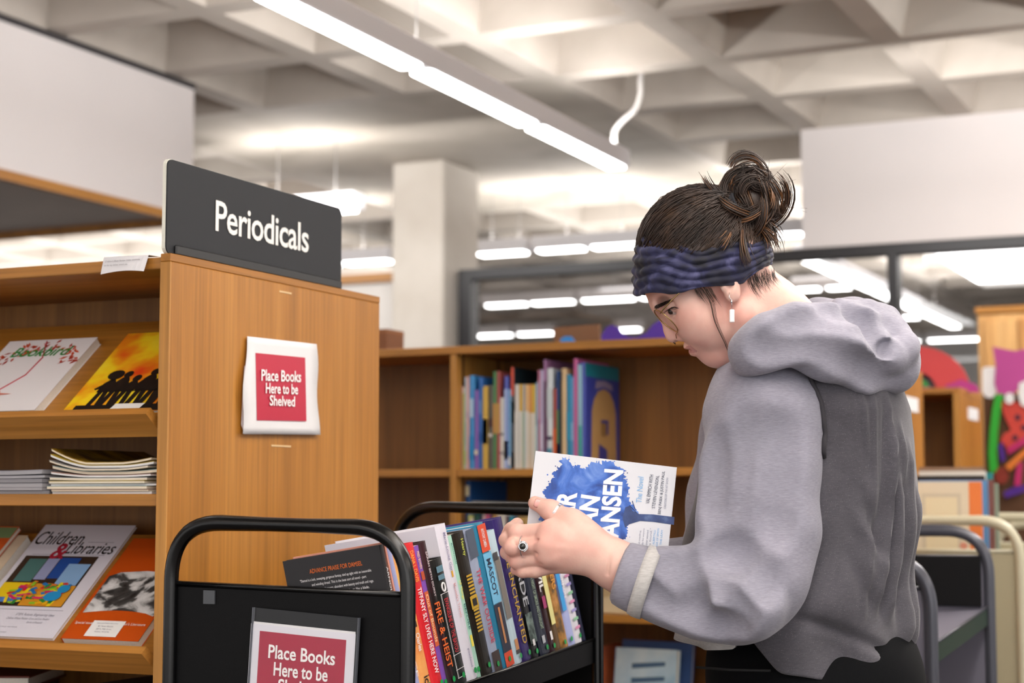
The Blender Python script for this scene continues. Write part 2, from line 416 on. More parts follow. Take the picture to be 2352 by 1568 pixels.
wb(bk, 'side_panel', OAK_V, [((X0, Y0, 0), (X0 + TK, Y1, TOP))])
wb(bk, 'top_board', OAK_EH, [((X0 + TK, Y0 + .004, TOP - TK - .004), (X1 - TK - .0006, Y1, TOP - .004))])
YB = 2.55
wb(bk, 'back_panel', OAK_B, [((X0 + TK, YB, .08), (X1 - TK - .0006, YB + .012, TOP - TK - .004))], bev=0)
wb(bk, 'kick_board', OAK_H, [((X0 + TK, Y0 + .02, 0), (X1 - TK - .0006, Y0 + .035, .085))])
SL = R_(40)
xs0, xs1 = X0 + TK + .002, X1 - TK - .004
for zl in (1.262, .893):
    # sloping board from the lip up to the back panel
    d = Vector((0, math.cos(SL), math.sin(SL))); n = Vector((0, -math.sin(SL), math.cos(SL)))
    A = Vector((xs0, Y0 + .022, zl)); L = .29
    p = [A, A + d * L, A + d * L - n * .016, A - n * .016]
    MB().prism(p, (xs1 - xs0, 0, 0)).build('display_shelf', OAK_H, bk, M=loc(None, bk))
    # lip, square to the slope, mitred at its free end
    q = [A - n * .017 - d * .0002, A + n * .028 - d * .0002, A + n * .028 - d * .016, A - n * .017 - d * .016]
    qa = [Vector(v) for v in q]; m = MB()
    qb = [v + Vector((xs1 - xs0 - (.0 if k in (0, 3) else .012), 0, 0)) for k, v in enumerate(qa)]
    m.add(qa + qb, [(3, 2, 1, 0), (4, 5, 6, 7), (0, 1, 5, 4), (1, 2, 6, 5), (2, 3, 7, 6), (3, 0, 4, 7)])
    m.build('shelf_lip', OAK_EH, bk, M=loc(None, bk))
for zt in (1.149, .775, .40, .1):
    wb(bk, 'shelf', OAK_EH, [((X0 + TK, Y0 + .006, zt - TK), (X1 - TK - .0006, YB, zt))])
for zt in (1.2, .8, .4, .1):
    wb(bk, 'shelf', OAK_EH, [((X0 + TK, YB + .012, zt - TK), (X1 - TK - .0006, Y1, zt))])
# two scuffs of old tape on the side panel
sc = mat('tape_residue', '#d8b98a', .5)
for px, py, pw in ((655, 671, 28), (645, 1022, 45)):
    a = on_x(px - pw / 2, py - 2, X1); b = on_x(px + pw / 2, py + 3, X1)
    MB().box((X1 + .0002, a.y, b.z - .0015), (X1 + .0008, b.y, b.z + .0015)).build('tape_residue', sc, bk, M=loc(None, bk))
# taped card on the top board
t = thing('label_card', 'small white card with two lines of print, taped to the bookcase top edge', 'label')
a = on_y(240, 590, Y0); b = on_y(343, 580, Y0)
fy = Y0 - .0012
m = MB(); n = 10
pts = []
for k in range(n + 1):
    f = k / n; x = a.x + (b.x - a.x) * f
    zt = TOP + .001 - .0015 * f; zb = zt - .0285 + .004 * math.sin(f * 2.8)
    pts.append(((x, fy - .003 * math.sin(f * 3.1), zt), (x, fy - .008 - .004 * f, zb)))
for k in range(n):
    m.quad(pts[k][1], pts[k + 1][1], pts[k + 1][0], pts[k][0])
m.quad((a.x, fy, TOP + .001), (b.x, fy, TOP - .0005), (b.x, fy + .03, TOP + .0005), (a.x, fy + .03, TOP + .0022))
m.build('card', mat('card_white', '#e6e4e8', .6), t)
ink = mat('grey_ink', '#77747c', .7)
lettering("Children's Book Review Index continues", ink, t, ((a.x + b.x) / 2 - .001, fy - .0078, TOP - .0075), (1, 0, 0), (0, .2, 1), w=.068, shear=.2)
lettering("on the top shelves behind you.", ink, t, ((a.x + b.x) / 2 - .012, fy - .0100, TOP - .0145), (1, 0, 0), (0, .2, 1), w=.046)
# ---- Periodicals sign
SX = X1 - .012
tl = on_x(383, 366, SX); tr = on_x(784, 475, SX)
t = thing('sign', 'dark grey rounded Periodicals sign standing on top of the bookcase', 'sign', (SX, (tl.y + tr.y) / 2, TOP))
y0s, y1s, zs0, zs1, r = tl.y, tr.y, TOP + .001, (tl.z + tr.z) / 2, .012
def rrect(y0, y1, z0, z1, r, x):
    o = []
    for cy, cz, a0 in ((y1 - r, z1 - r, 0), (y0 + r, z1 - r, 90), (y0 + r, z0 + r, 180), (y1 - r, z0 + r, 270)):
        for q in range(6): a = R_(a0 + q * 18); o.append((x, cy + r * math.cos(a), cz + r * math.sin(a)))
    return o
SIGN = mat('sign_charcoal', '#2b2d31', .6, spec=.25, bump=.08, bscale=900)
MB().prism(rrect(y0s, y1s, zs0, zs1, r, SX - .007), (.006, 0, 0)).build('backing', mat('sign_white_core', '#e9e8dc', .5), t, M=loc(None, t))
MB().prism(rrect(y0s + .001, y1s - .001, zs0, zs1 - .001, r, SX - .0009), (.0025, 0, 0)).build('face', SIGN, t, M=loc(None, t))
MB().box((SX + .0018, y0s + .02, zs0), (SX + .007, y1s - .006, zs0 + .016), bev=.002).build('bracket', mat('sign_bracket', '#17181a', .4), t, M=loc(None, t))
pl = on_x(492, 510, SX); pr = on_x(706, 560, SX)
lettering('Periodicals', mat('sign_letter_white', '#f2f1ec', .5), t, (.0022, (pl.y + pr.y) / 2 - t.location.y, on_x(600, 522, SX).z - TOP), (0, 1, 0), (0, 0, 1), w=pr.y - pl.y, bold=.012, space=.95, eps=.0006)
# ---- paper sign on the side panel
RED = mat('sign_red', '#b8233f', .6); REDTXT = mat('sign_text_white', '#f4f2f3', .6)
def paper_sign(par, O, U, V, N, quad, red, curl, rows, bold, thickback=True):
    pass
t = thing('paper_sign', 'red and white Place Books sign taped to the bookcase side panel', 'sign')
XS = X1 + .004
P = lambda px, py, e=0.0: on_x(px, py, XS + e)
m = MB(); nu, nv = 8, 14
tlp, trp, blp, brp = (568, 772), (727, 790), (557, 996), (733, 998)
def pq(u, v):
    a = [tlp[i] + (trp[i] - tlp[i]) * u for i in (0, 1)]; b = [blp[i] + (brp[i] - blp[i]) * u for i in (0, 1)]
    q = [a[i] + (b[i] - a[i]) * v for i in (0, 1)]
    q[0] += (1 - u) * (-2 * math.sin(v * 3.1) + 2 * math.sin(v * 9)) + u * (2.5 * math.sin(v * 8))
    return P(q[0], q[1], .003 * math.sin(v * 3.1) * (1 - u) + .0035 * v)
vs = [pq(i / nu, j / nv) for j in range(nv + 1) for i in range(nu + 1)]
fs = [(j * (nu + 1) + i, (j + 1) * (nu + 1) + i, (j + 1) * (nu + 1) + i + 1, j * (nu + 1) + i + 1) for j in range(nv) for i in range(nu)]
o = mesh_obj('sheet', vs, fs, PAPER, t, True)
so = o.modifiers.new('thick', 'SOLIDIFY'); so.thickness = .0006; so.offset = 0
m = MB(); pb = [P(561, 840, -.002), P(556, 930, -.001), P(554, 975, 0), P(561, 997, 0), P(600, 997, -.002), P(600, 840, -.003)]
m.prism(pb, (.0006, 0, 0)).build('under_sheet', mat('paper_under', '#e2dee6', .75), t)
def on_sheet(px, py, e=.0012):   # lift over the sheet
    v = (py - 772) / 226
    return P(px, py, .003 * math.sin(v * 3.1) * .7 + .0035 * v + e)
rv = [(587, 810), (701, 821), (704, 967), (590, 965)]
nn = 8; vs = []; fs = []
for j in range(nn + 1):
    for i in (0, 1):
        a, b = rv[i], rv[3 - i]; f = j / nn
        vs.append(on_sheet(a[0] + (b[0] - a[0]) * f, a[1] + (b[1] - a[1]) * f))
fs = [(2 * j, 2 * j + 2, 2 * j + 3, 2 * j + 1) for j in range(nn)]
mesh_obj('red_panel', vs, fs, RED, t)
for body, x0, x1, yl, yr, hh in (('Place Books', 600, 691, 861, 865, 26), ('Here to be', 610, 684, 891, 894, 24), ('Shelved', 619, 677, 919, 922, 24)):
    a = on_sheet(x0, yl, .0026); b = on_sheet(x1, yr, .0026)
    lettering(body, REDTXT, t, (a + b) / 2, b - a, (0.0, 0, 1), w=(b - a).length, h=hh / F_PX * 3.0, bold=.018, eps=.0006)
# ---------------------------------------------------------------- magazines on the display shelves
SD = Vector((0, math.cos(SL), math.sin(SL))); SN = Vector((0, -math.sin(SL), math.cos(SL)))
def board_pt(px, py, zl, lift):
    """point where the sight line meets the sloping board, raised by lift"""
    A = Vector((0, Y0 + .022, zl)) + SN * lift
    d = ray(px, py); k = (A - CAMP).dot(SN) / d.dot(SN)
    return CAMP + d * k
def magazine(name, label, cat, zl, br, wd, ht, th, cover, page, group=None, lift=0.0):
    """lies on the slope; br = picture point of its lower right corner"""
    c = board_pt(br[0], br[1], zl, th + lift); c.x = min(c.x, xs1 - .003)
    s = max(.001, (c - Vector((0, Y0 + .022, zl))).dot(SD))
    o = thing(name, label, cat, (c.x, Y0 + .022 + s * SD.y + lift * SN.y, zl + s * SD.z + lift * SN.z), (SL, 0, 0), group)   # local x along shelf, y up slope, z normal
    MB().box((-wd, 0, .0003), (0, ht, th - .0006), bev=.0005).build('pages', page, o)
    cv = MB().box((-wd - .001, -.0005, th - .0006), (.0012, ht + .0008, th)).box((-wd - .001, -.0005, 0), (.0012, ht + .0008, .0004))
    cv.box((-wd - .0016, -.0005, 0), (-wd - .0003, ht + .0008, th)).build('cover', cover, o)
    return o
def flat_shape(par, name, m, pts, z): # polygon printed on the cover
    return mesh_obj(name, [(x, y, z) for x, y in pts], [list(range(len(pts)))], m, par)
def circ(cx, cy, rx, ry=None, n=16, a0=0): ry = ry or rx; return [(cx + rx * math.cos(a0 + 2 * math.pi * k / n), cy + ry * math.sin(a0 + 2 * math.pi * k / n)) for k in range(n)]
BLK = mat('print_black', '#15110f', .5); GREY = mat('print_grey', '#9a98a4', .6); WHT = mat('print_white', '#f1f0ee', .5)
# white review magazine with red leaves
W1 = mat('cover_white', '#eae7ea', .35)
o = magazine('magazine', 'white magazine with red leaves and a pink bird on upper display shelf', 'magazine', 1.262, (78, 941), .19, .205, .015, W1, PAGE_W)
lm = ramp_mat('leaf_red', [(.3, '#a5271c'), (.6, '#d2573a')], (1, 1, 1), 2, 40, .5)
b_ = MB(); r2 = random.Random(3)
for k in range(64):
    ang = r2.uniform(.15, 3.0); rad = r2.uniform(.058, .09)
    cx, cy = -.092 + rad * 1.06 * math.cos(ang), .118 + rad * .95 * math.sin(ang)
    a0 = r2.uniform(0, 6); l, wv = r2.uniform(.005, .009), r2.uniform(.002, .0035)
    b_.add([(cx + l * math.cos(a0), cy + l * math.sin(a0), .0156), (cx - wv * math.sin(a0), cy + wv * math.cos(a0), .0156), (cx - l * math.cos(a0), cy - l * math.sin(a0), .0156), (cx + wv * math.sin(a0), cy - wv * math.cos(a0), .0156)], [(0, 1, 2, 3)])
b_.build('printed_leaves', lm, o)
MB().tube([(-.155, .001, .0155), (-.12, .05, .0155), (-.085, .1, .0155), (-.082, .15, .0155), (-.105, .2, .0155)], .0011, 5).build('printed_branch', mat('print_crimson', '#b02038', .5), o)
flat_shape(o, 'printed_bird', mat('print_pink', '#cf7d6b', .5), circ(-.125, .048, .02, .012) , .0158)
flat_shape(o, 'printed_bird_tail', mat('print_pink', '#cf7d6b', .5), [(-.11, .05), (-.078, .046), (-.11, .042)], .0159)
lettering('Bookbird', mat('print_green', '#2f8a3c', .5), o, (-.095, .168, .0157), (1, 0, 0), (0, 1, 0), w=.125, h=.028, shear=.2, bold=.01)
# yellow magazine with silhouettes
YEL = ramp_mat('cover_sunset', [(.33, '#e8481a'), (.47, '#f39a1c'), (.58, '#fbd522'), (.8, '#fff04a')], (1, 1.2, 1), 3, 11, .35)
o = magazine('magazine', 'yellow and orange magazine with black figure silhouettes on upper display shelf', 'magazine', 1.262, (365, 941), .192, .222, .006, YEL, PAGE_W, lift=.0008)
flat_shape(o, 'printed_ground', BLK, [(-.175, 0), (0, 0), (0, .017), (-.175, .017)], .0063)
for k, (cx, tt) in enumerate(((-.142, .094), (-.118, .1), (-.094, .088), (-.066, .104), (-.04, .1), (-.018, .096))):
    fg = MB(); zz = .0064 + .0002 * k
    def pl(pts): fg.add([(x, y, zz) for x, y in pts], [list(range(len(pts)))])
    pl([(cx - .014, .052), (cx + .013, .052), (cx + .012, tt - .018), (cx + .006, tt - .008), (cx - .006, tt - .008), (cx - .013, tt - .018)])
    pl(circ(cx, tt, .0085, .0095, 12))
    for s in (-1, 1): pl([(cx + s * .009 - .005, .012), (cx + s * .009 + .005, .012), (cx + s * .005 + .005, .056), (cx + s * .005 - .005, .056)])
    pl([(cx - .013, tt - .02), (cx - .024, .062), (cx - .02, .058), (cx - .008, tt - .03)]); pl([(cx + .012, tt - .02), (cx + .022, .06), (cx + .018, .056), (cx + .006, tt - .03)])
    fg.build('printed_figure', BLK, o)
flat_shape(o, 'printed_hair', BLK, circ(-.142, .098, .016, .013), .0078)
flat_shape(o, 'address_label', WHT, [(-.098, .002), (-.04, .002), (-.036, .017), (-.094, .017)], .008)
lettering('Div', mat('print_sky', '#2f96cf', .4), o, (-.05, .165, .0065), (1, 0, 0), (0, 1, 0), w=.062, h=.036, shear=.4, bold=.006)
flat_shape(o, 'printed_patch', mat('print_peach', '#f2c9a8', .4), [(-.03, .185), (0, .185), (0, .21), (-.03, .21)], .0064)
# lower display shelf
ZB = .893
o = magazine('magazine', 'orange and green magazine lying on top of a cream paperback at the frame edge', 'magazine', ZB, (-138, 1432), .17, .245, .008, mat('cover_orange2', '#d9622a', .35), PAGE_W, lift=.0185)
flat_shape(o, 'printed_band', mat('print_leafgreen', '#7d9a6a', .4), [(-.17, .215), (0, .215), (0, .243), (-.17, .243)], .0083)
o = magazine('book', 'thick cream paperback leaning on lower display shelf, under the orange magazine', 'book', ZB, (-108, 1442), .16, .232, .017, mat('cover_cream', '#d8c6ab', .4), PAGE_W)
WL = mat('cover_lilac_white', '#dfdde8', .35)
o = magazine('magazine', 'white Children and Libraries magazine with photo of books and toys', 'magazine', ZB, (120, 1465), .195, .276, .005, WL, PAGE_W)
zc = .0053
lettering('Children', mat('print_black', '#15110f', .5), o, (-.152, .241, zc), (1, 0, 0), (0, 1, 0), w=.112, h=.034, shear=.15)
lettering('Libraries', mat('print_black', '#15110f', .5), o, (-.062, .216, zc), (1, 0, 0), (0, 1, 0), w=.112, h=.03, shear=.15)
lettering('&', mat('print_crimson', '#b02038', .5), o, (-.128, .207, zc + .0002), (1, 0, 0), (0, 1, 0), w=.036, h=.04, bold=.02)
for y_, w_ in ((.231, .06), (.206, .09), (.198, .17), (.062, .17)): flat_shape(o, 'printed_rule', GREY, [(-.02 - w_, y_), (-.02, y_), (-.02, y_ + .0011), (-.02 - w_, y_ + .0011)], zc)
px0, px1, py0, py1 = -.202, -.03, .07, .195
ph = [('print_photo_dark', '#3b2c22', (px0, py0, px1, py1)), ('print_teal', '#4e7b78', (px0 + .015, .13, -.145, .187)), ('print_lilac', '#9aa2c8', (-.143, .135, -.115, .188)),
      ('print_royal', '#1f4fa0', (-.113, .138, -.066, .19)), ('print_paleblue', '#8cb6e2', (-.085, .122, -.034, .175)), ('print_yellow', '#f1cf1c', (px0, .09, -.132, .126)), ('print_midblue', '#4f80c8', (px0, .078, -.135, .0895))]
for k, (n_, h_, (xa, ya, xb, yb)) in enumerate(ph): flat_shape(o, 'printed_photo', mat(n_, h_, .4), [(xa, ya), (xb, ya), (xb, yb), (xa, yb)], zc + .0002 * k)
flat_shape(o, 'printed_toy_floor', mat('print_amber', '#d9962a', .4), [(-.130, py0), (px1, py0), (px1, .12), (-.130, .125)], zc + .0016)
r3 = random.Random(5); cl = ['#d9242a', '#f2d51b', '#2a8b3c', '#e0762a', '#d4286a', '#8fc32f', '#1e74b8', '#f0b51a']
bars = MB()
for k in range(64):
    cx, cy, a0 = r3.uniform(-.165, -.05), r3.uniform(.076, .122), r3.uniform(0, 3.1)
    l, w_ = r3.uniform(.007, .017), r3.uniform(.003, .005); c_, s_ = math.cos(a0), math.sin(a0)
    q = [(cx + l * c_ - w_ * s_, cy + l * s_ * .5 + w_ * c_ * .6), (cx - l * c_ - w_ * s_, cy - l * s_ * .5 + w_ * c_ * .6), (cx - l * c_ + w_ * s_, cy - l * s_ * .5 - w_ * c_ * .6), (cx + l * c_ + w_ * s_, cy + l * s_ * .5 - w_ * c_ * .6)]
    q = [(min(max(x, px0), px1), min(max(y, py0), py1)) for x, y in q]
    bars.add([(x, y, zc + .0018 + .00003 * k) for x, y in q], [(0, 1, 2, 3)], k % 8)
bars.build('printed_pattern', [mat('print_toy_%d' % k, cl[k], .4) for k in range(8)], o)
flat_shape(o, 'printed_robot', mat('print_robot', '#1f93cf', .3), circ(-.064, .092, .019, .012), zc + .004); flat_shape(o, 'printed_robot', mat('print_robot', '#1f93cf', .3), circ(-.05, .11, .013, .01), zc + .0041)
lettering('STEM, Robots, Engineering Ideas', GREY, o, (-.075, .05, zc), (1, 0, 0), (0, 1, 0), w=.088, h=.0075, shear=.2)
lettering('Children Whose Mothers Grow and Live Readers', GREY, o, (-.085, .0415, zc), (1, 0, 0), (0, 1, 0), w=.098, h=.005, shear=.2)
lettering('Stories of Research', GREY, o, (-.064, .033, zc), (1, 0, 0), (0, 1, 0), w=.035, h=.0045, shear=.2)
lettering('ALSC', mat('print_crimson', '#b02038', .5), o, (-.19, .05, zc), (1, 0, 0), (0, 1, 0), w=.04, h=.012, bold=.02)
lettering('the journal of library service', GREY, o, (-.14, .021, zc), (1, 0, 0), (0, 1, 0), w=.09, h=.004)
lettering('Volume 14 Number 2 Summer', GREY, o, (-.15, .009, zc), (1, 0, 0), (0, 1, 0), w=.08, h=.004)
for c_ in list(o.children):
    if c_.name.split('.')[0] not in ('pages', 'cover'): c_.matrix_local = Matrix.Diagonal((.915, 1, 1, 1))
ORG = mat('cover_orange', '#c9500f', .35)
o = magazine('magazine', 'orange magazine with black and white photograph and address label', 'magazine', ZB, (316, 1472), .150, .24, .014, ORG, PAGE_W)
zc = .0144; OS = Matrix.Diagonal((.84, .94, 1, 1))
BW = ramp_mat('print_bw_photo', [(.36, '#232323'), (.46, '#4a4a4a'), (.53, '#c9c9c9'), (.7, '#f2f2f2')], (9, 16, 1), 6, 1.0, .4, 1.5)
q = [(-.176 + .004, .062)] + [(-.172 + .17 * k / 8, .062 + .008 * math.sin(k / 8 * 3.14)) for k in range(1, 8)] + [(-.002, .058), (-.002, .165), (-.05, .168), (-.11, .166), (-.15, .16)]
flat_shape(o, 'printed_photo', BW, [(-.172, .062)] + [(-.172 + .168 * k / 8, .062 + .008 * math.sin(k / 8 * 3.14)) for k in range(1, 8)] + [(-.003, .058), (-.003, .165), (-.09, .170), (-.15, .165), (-.172, .155)], zc)
lettering('Special issue on the role of Children\'s Literature', WHT, o, (-.089, .037, zc), (1, 0, 0), (0, 1, 0), w=.165, h=.008)
flat_shape(o, 'address_label', WHT, [(-.13, .006), (-.055, .006), (-.055, .044), (-.13, .044)], zc + .0005)
for k, w_ in enumerate((.05, .036, .036, .034)): lettering(("Cooperative Children's Book Center", '401 Teacher Education', '225 N. Mills Street', 'Madison, WI 53706')[k], GREY, o, (-.094, .037 - k * .0068, zc + .0006), (1, 0, 0), (0, 1, 0), w=w_, h=.0035)
lettering('Children\'s', WHT, o, (-.03, .235, zc), (1, 0, 0), (0, 1, 0), w=.05, h=.007); lettering('June 2017', WHT, o, (-.03, .20, zc), (1, 0, 0), (0, 1, 0), w=.05, h=.005)
for c_ in list(o.children):
    if c_.name.split('.')[0] not in ('pages', 'cover'): c_.matrix_local = OS
# ---- stacks of magazines lying on the flat shelf
def stack(px_l, px_r, n, hts, mats, labels, group, seed, curl, top_m=None):
    r = random.Random(seed); z = 1.149
    xa = on_y(px_l, 1130, Y0 + .02).x; xb = on_y(px_r, 1130, Y0 + .02).x
    for k in range(n):
        th = hts[k % len(hts)]; x0 = xa + r.uniform(-.004, .006); x1 = xb + r.uniform(-.014, .002)
        y0 = Y0 + .012 + r.uniform(0, .012); y1 = y0 + .255 + r.uniform(-.01, .004)
        f = max(0, (k - n * .42) / n) * curl; NS = 14; vs, fs = [], []
        def zoff(u): return f * (.050 * max(0, .38 - u) ** 1.5 * 4 + .022 * max(0, u - .7) ** 1.5 * 4)
        o = thing('magazine', labels[k], 'magazine', ((x0 + x1) / 2, (y0 + y1) / 2, z), (0, 0, r.uniform(-.02, .02)), group)
        def slab(za, zb, e):
            vs, fs = [], []
            for i in range(NS + 1):
                u = i / NS; x = (x0 - x1) / 2 - e + (x1 - x0 + 2 * e) * u
                for (yy, zz) in ((y0, za), (y1, za), (y1, zb), (y0, zb)):
                    vs.append((x, yy - (y0 + y1) / 2 + (-e if yy == y0 else e), zz + zoff(u)))
            for i in range(NS):
                for q in range(4): fs.append((i * 4 + q, i * 4 + (q + 1) % 4, i * 4 + 4 + (q + 1) % 4, i * 4 + 4 + q))
            fs += [(3, 2, 1, 0), (NS * 4, NS * 4 + 1, NS * 4 + 2, NS * 4 + 3)]
            return vs, fs
        v, f_ = slab(.0002, th - .0009, 0); mesh_obj('pages', v, f_, mats[0] if k % 3 else mats[1], o)
        v, f_ = slab(th - .0009, th - .0001, .0006); mesh_obj('cover', v, f_, top_m if top_m and k == n - 1 else mats[2 + k % (len(mats) - 2)], o)
        z += th
        if f > 0: z += .0008
ords = ['bottom', 'second', 'third', 'fourth', 'fifth', 'sixth', 'seventh', 'eighth', 'ninth', 'tenth', 'eleventh']
cw = [mat('mag_cream', '#e9dcc6', .7), mat('mag_white', '#e8e6e6', .7), mat('mag_cov_white', '#dcdcd6', .4), mat('mag_cov_pink', '#c8a79c', .4), mat('mag_cov_teal', '#7f9a98', .4), mat('mag_cov_grey', '#a9a49f', .4), mat('mag_cov_yellow', '#b59a1e', .4)]
nm = 11
lb = ['cream paged magazine, %s from the bottom of the pale stack' % (ords[k] + (' one' if k == 0 else '')) for k in range(nm)]
lb[0] = 'lowest magazine of the pale stack, resting on the shelf'; lb[-1] = 'yellow and brown covered magazine curling on top of the pale stack'
stack(117, 352, nm, [.0042, .0038, .0052, .0036, .0046], cw, lb, 'pale magazine stack on the flat shelf', 11, 1.0, ramp_mat('mag_cov_top', [(.35, '#3a2a12'), (.5, '#8a6a12'), (.65, '#b8961a')], (3, 9, 1), 4, 3, .4))
gw = [mat('mag_grey_page', '#a9a7ac', .7), mat('mag_grey_page2', '#8f8d92', .7), mat('mag_cov_slate', '#6f6c74', .4), mat('mag_cov_ash', '#9c99a2', .4)]
lb = ['grey magazine, %s from the bottom of the flat grey stack' % (ords[k]) for k in range(6)]
lb[0] = 'lowest magazine of the flat grey stack at the frame edge'; lb[-1] = 'uppermost magazine of the flat grey stack at the frame edge'
stack(-170, 112, 6, [.0062, .005, .0072], gw, lb, 'grey magazine stack on the flat shelf', 5, .25)
# things on the shelf below the lower display shelf
t = thing('book', 'dark red picture book lying flat at the very bottom of the bookcase view', 'book', (-2.15, 2.375, .776), (0, 0, R_(24)))
MB().box((-.13, -.1, .05), (.13, .12, .066), bev=.001).build('pages', PAGE_W, t)
MB().box((-.133, -.103, .066), (.133, .123, .0695), bev=.001).box((-.133, -.103, .0465), (.133, .123, .05), bev=.001).build('cover', mat('cover_maroon', '#6b2a1c', .4), t)
MB().box((-.1335, .10, .0693), (.1335, .1235, .0705)).build('spine_tape', mat('cover_sage', '#6d7d78', .5), t)
MB().box((-.13, -.1, 0), (.12, .12, .0462), bev=.002).build('lower_volume', mat('cover_charcoal', '#2a2624', .5), t)
t = thing('magazine', 'dark mauve magazine bulging upward below the orange magazine', 'magazine', (-1.79, 2.40, .776))
vs, fs = [], []
for i in range(13):
    u = i / 12; zz = .05 + .016 * math.sin(u * 3.0 + .2) - .01 * u
    for yy, z2 in ((-.13, 0), (.12, 0), (.12, zz), (-.13, zz)): vs.append((-.12 + .24 * u, yy, z2))
for i in range(12):
    for q in range(4): fs.append((i * 4 + q, i * 4 + (q + 1) % 4, i * 4 + 4 + (q + 1) % 4, i * 4 + 4 + q))
fs += [(3, 2, 1, 0), (48, 49, 50, 51)]
mesh_obj('cover', vs, fs, mat('cover_mauve', '#5b4c50', .6, vary=.1, vscale=30), t, False)
# ---------------------------------------------------------------- black book cart
CX0, CX1, CY0, CY1 = -1.512, -1.126, 2.075, 2.742
CXM, CYM = (CX0 + CX1) / 2, (CY0 + CY1) / 2
def tl_(v):   # the cart stands a little out of true
    v = Vector(v); t = max(0.0, min(1.0, (v.z - .12) / .5))
    return Vector((v.x, v.y, v.z + t * (.0285 * (v.y - 2.45) - .019 * (v.x + 1.32))))
def tl_s(v):   # the shelf dips a little more
    v = tl_(v); return Vector((v.x, v.y, v.z + .030 * (v.y - 2.45)))
def cart(label, x0, x1, y0, y1, ztop, mt, ms, shelf_z, tilt, fn=None, r=.0105, corner=.085, ptop=None, far_panel=True, edge=None, fns=None):
    cx, cy = (x0 + x1) / 2, (y0 + y1) / 2
    t = thing('book_cart', label, 'book cart', (cx, cy, 0)); fn = fn or (lambda v: Vector(v)); L = Matrix.Translation((-cx, -cy, 0))
    def fin(mb, name, m, smooth=False, par=t):
        mb.v = [(fns if fns and name[:5] == 'shelf' else fn)(v) for v in mb.v]; return mb.build(name, m, par, smooth, M=L)
    for yy, sgn in ((y0, 1), (y1, -1)):
        p = fillet([(x0, yy, .1), (x0, yy, ztop - r), (x1, yy, ztop - r), (x1, yy, .1)], corner, 12)
        q = []   # subdivide the straight runs so that the tilt bends smoothly
        for a, b in zip(p[:-1], p[1:]):
            n = max(1, int((b - a).length / .06))
            for k in range(n): q.append(a.lerp(b, k / n))
        q.append(p[-1])
        rr = [r * (1 + .10 * math.sin((v.x - x0) / (x1 - x0) * 9 + (0 if sgn > 0 else 2)) * (1 if v.z > ztop - .03 else 0)) for v in q]
        fin(MB().tube(q, rr, 14), 'end_frame', mt, True)
        pt = ptop if ptop else ztop - .105
        if sgn > 0 or far_panel:
            m = MB(); n = 5
            for k in range(n):
                za, zb = .25 + (pt - .25) * k / n, .25 + (pt - .25) * (k + 1) / n
                m.box((x0 + r * .6, yy - .002 + sgn * .004, za), (x1 - r * .6, yy + .002 + sgn * .004, zb))
            fin(m, 'end_panel', ms)
            fin(MB().tube([(x0 + r * .5, yy + sgn * .002, pt), (x1 - r * .5, yy + sgn * .002, pt)], .0042, 8), 'panel_rim', mt, True)
    for z in shelf_z:
        hi = x1 - .006; d = math.tan(tilt) * (x1 - x0 - .02)
        m = MB(); n = 6
        for k in range(n):
            ya, yb = y0 + .008 + (y1 - y0 - .016) * k / n, y0 + .008 + (y1 - y0 - .016) * (k + 1) / n
            a, b = (hi, z), (x0 + .014, z - d)
            m.prism([(a[0], ya, a[1] - .004), (b[0], ya, b[1] - .004), (b[0], ya, b[1]), (a[0], ya, a[1])], (0, yb - ya, 0))
            m.prism([(a[0] + .003, ya, a[1] + .003), (a[0] + .003, ya, a[1] - .036), (a[0], ya, a[1] - .036), (a[0], ya, a[1] + .003)], (0, yb - ya, 0), 1)
            m.prism([(b[0], ya, b[1]), (b[0] - .003, ya, b[1]), (b[0] - .003, ya, b[1] + .05), (b[0], ya, b[1] + .05)], (0, yb - ya, 0))
        o = fin(m, 'shelf', [ms, edge or ms])
        fin(MB().tube([(hi + .002, y0 + .008, z + .003), (hi + .002, y1 - .008, z + .003)], .0028, 8), 'shelf_rim', mt, True)
    for sx in (x0, x1):
        for sy in (y0, y1):
            w_ = MB(); w_.tube([(sx - .012, sy, .045), (sx + .012, sy, .045)], .045, 18)
            w_.build('caster', mat('caster_rubber', '#1c1c1c', .7), t, True, M=L)
            MB().box((sx - .017, sy - .018, .045), (sx + .017, sy + .018, .11), bev=.004).build('caster_fork', mt, t, M=L)
    return t
SHZ = .8905
ct = cart('black steel book cart with sloping shelves beside the oak bookcase', CX0, CX1, CY0, CY1, 1.127, BLACK_MET, BLACK_SHEET, (SHZ, .52), R_(10), tl_, ptop=1.028, fns=tl_s)
CL = Matrix.Translation(-ct.location)
tp = on_y(481, 1371, CY0 + .001)
MB().box((tp.x - .0095, CY0 - .0006, tp.z - .0095), (tp.x + .0095, CY0 + .0021, tp.z + .0095)).build('tape_patch', mat('grey_tape', '#4c4f54', .45), ct, M=CL)
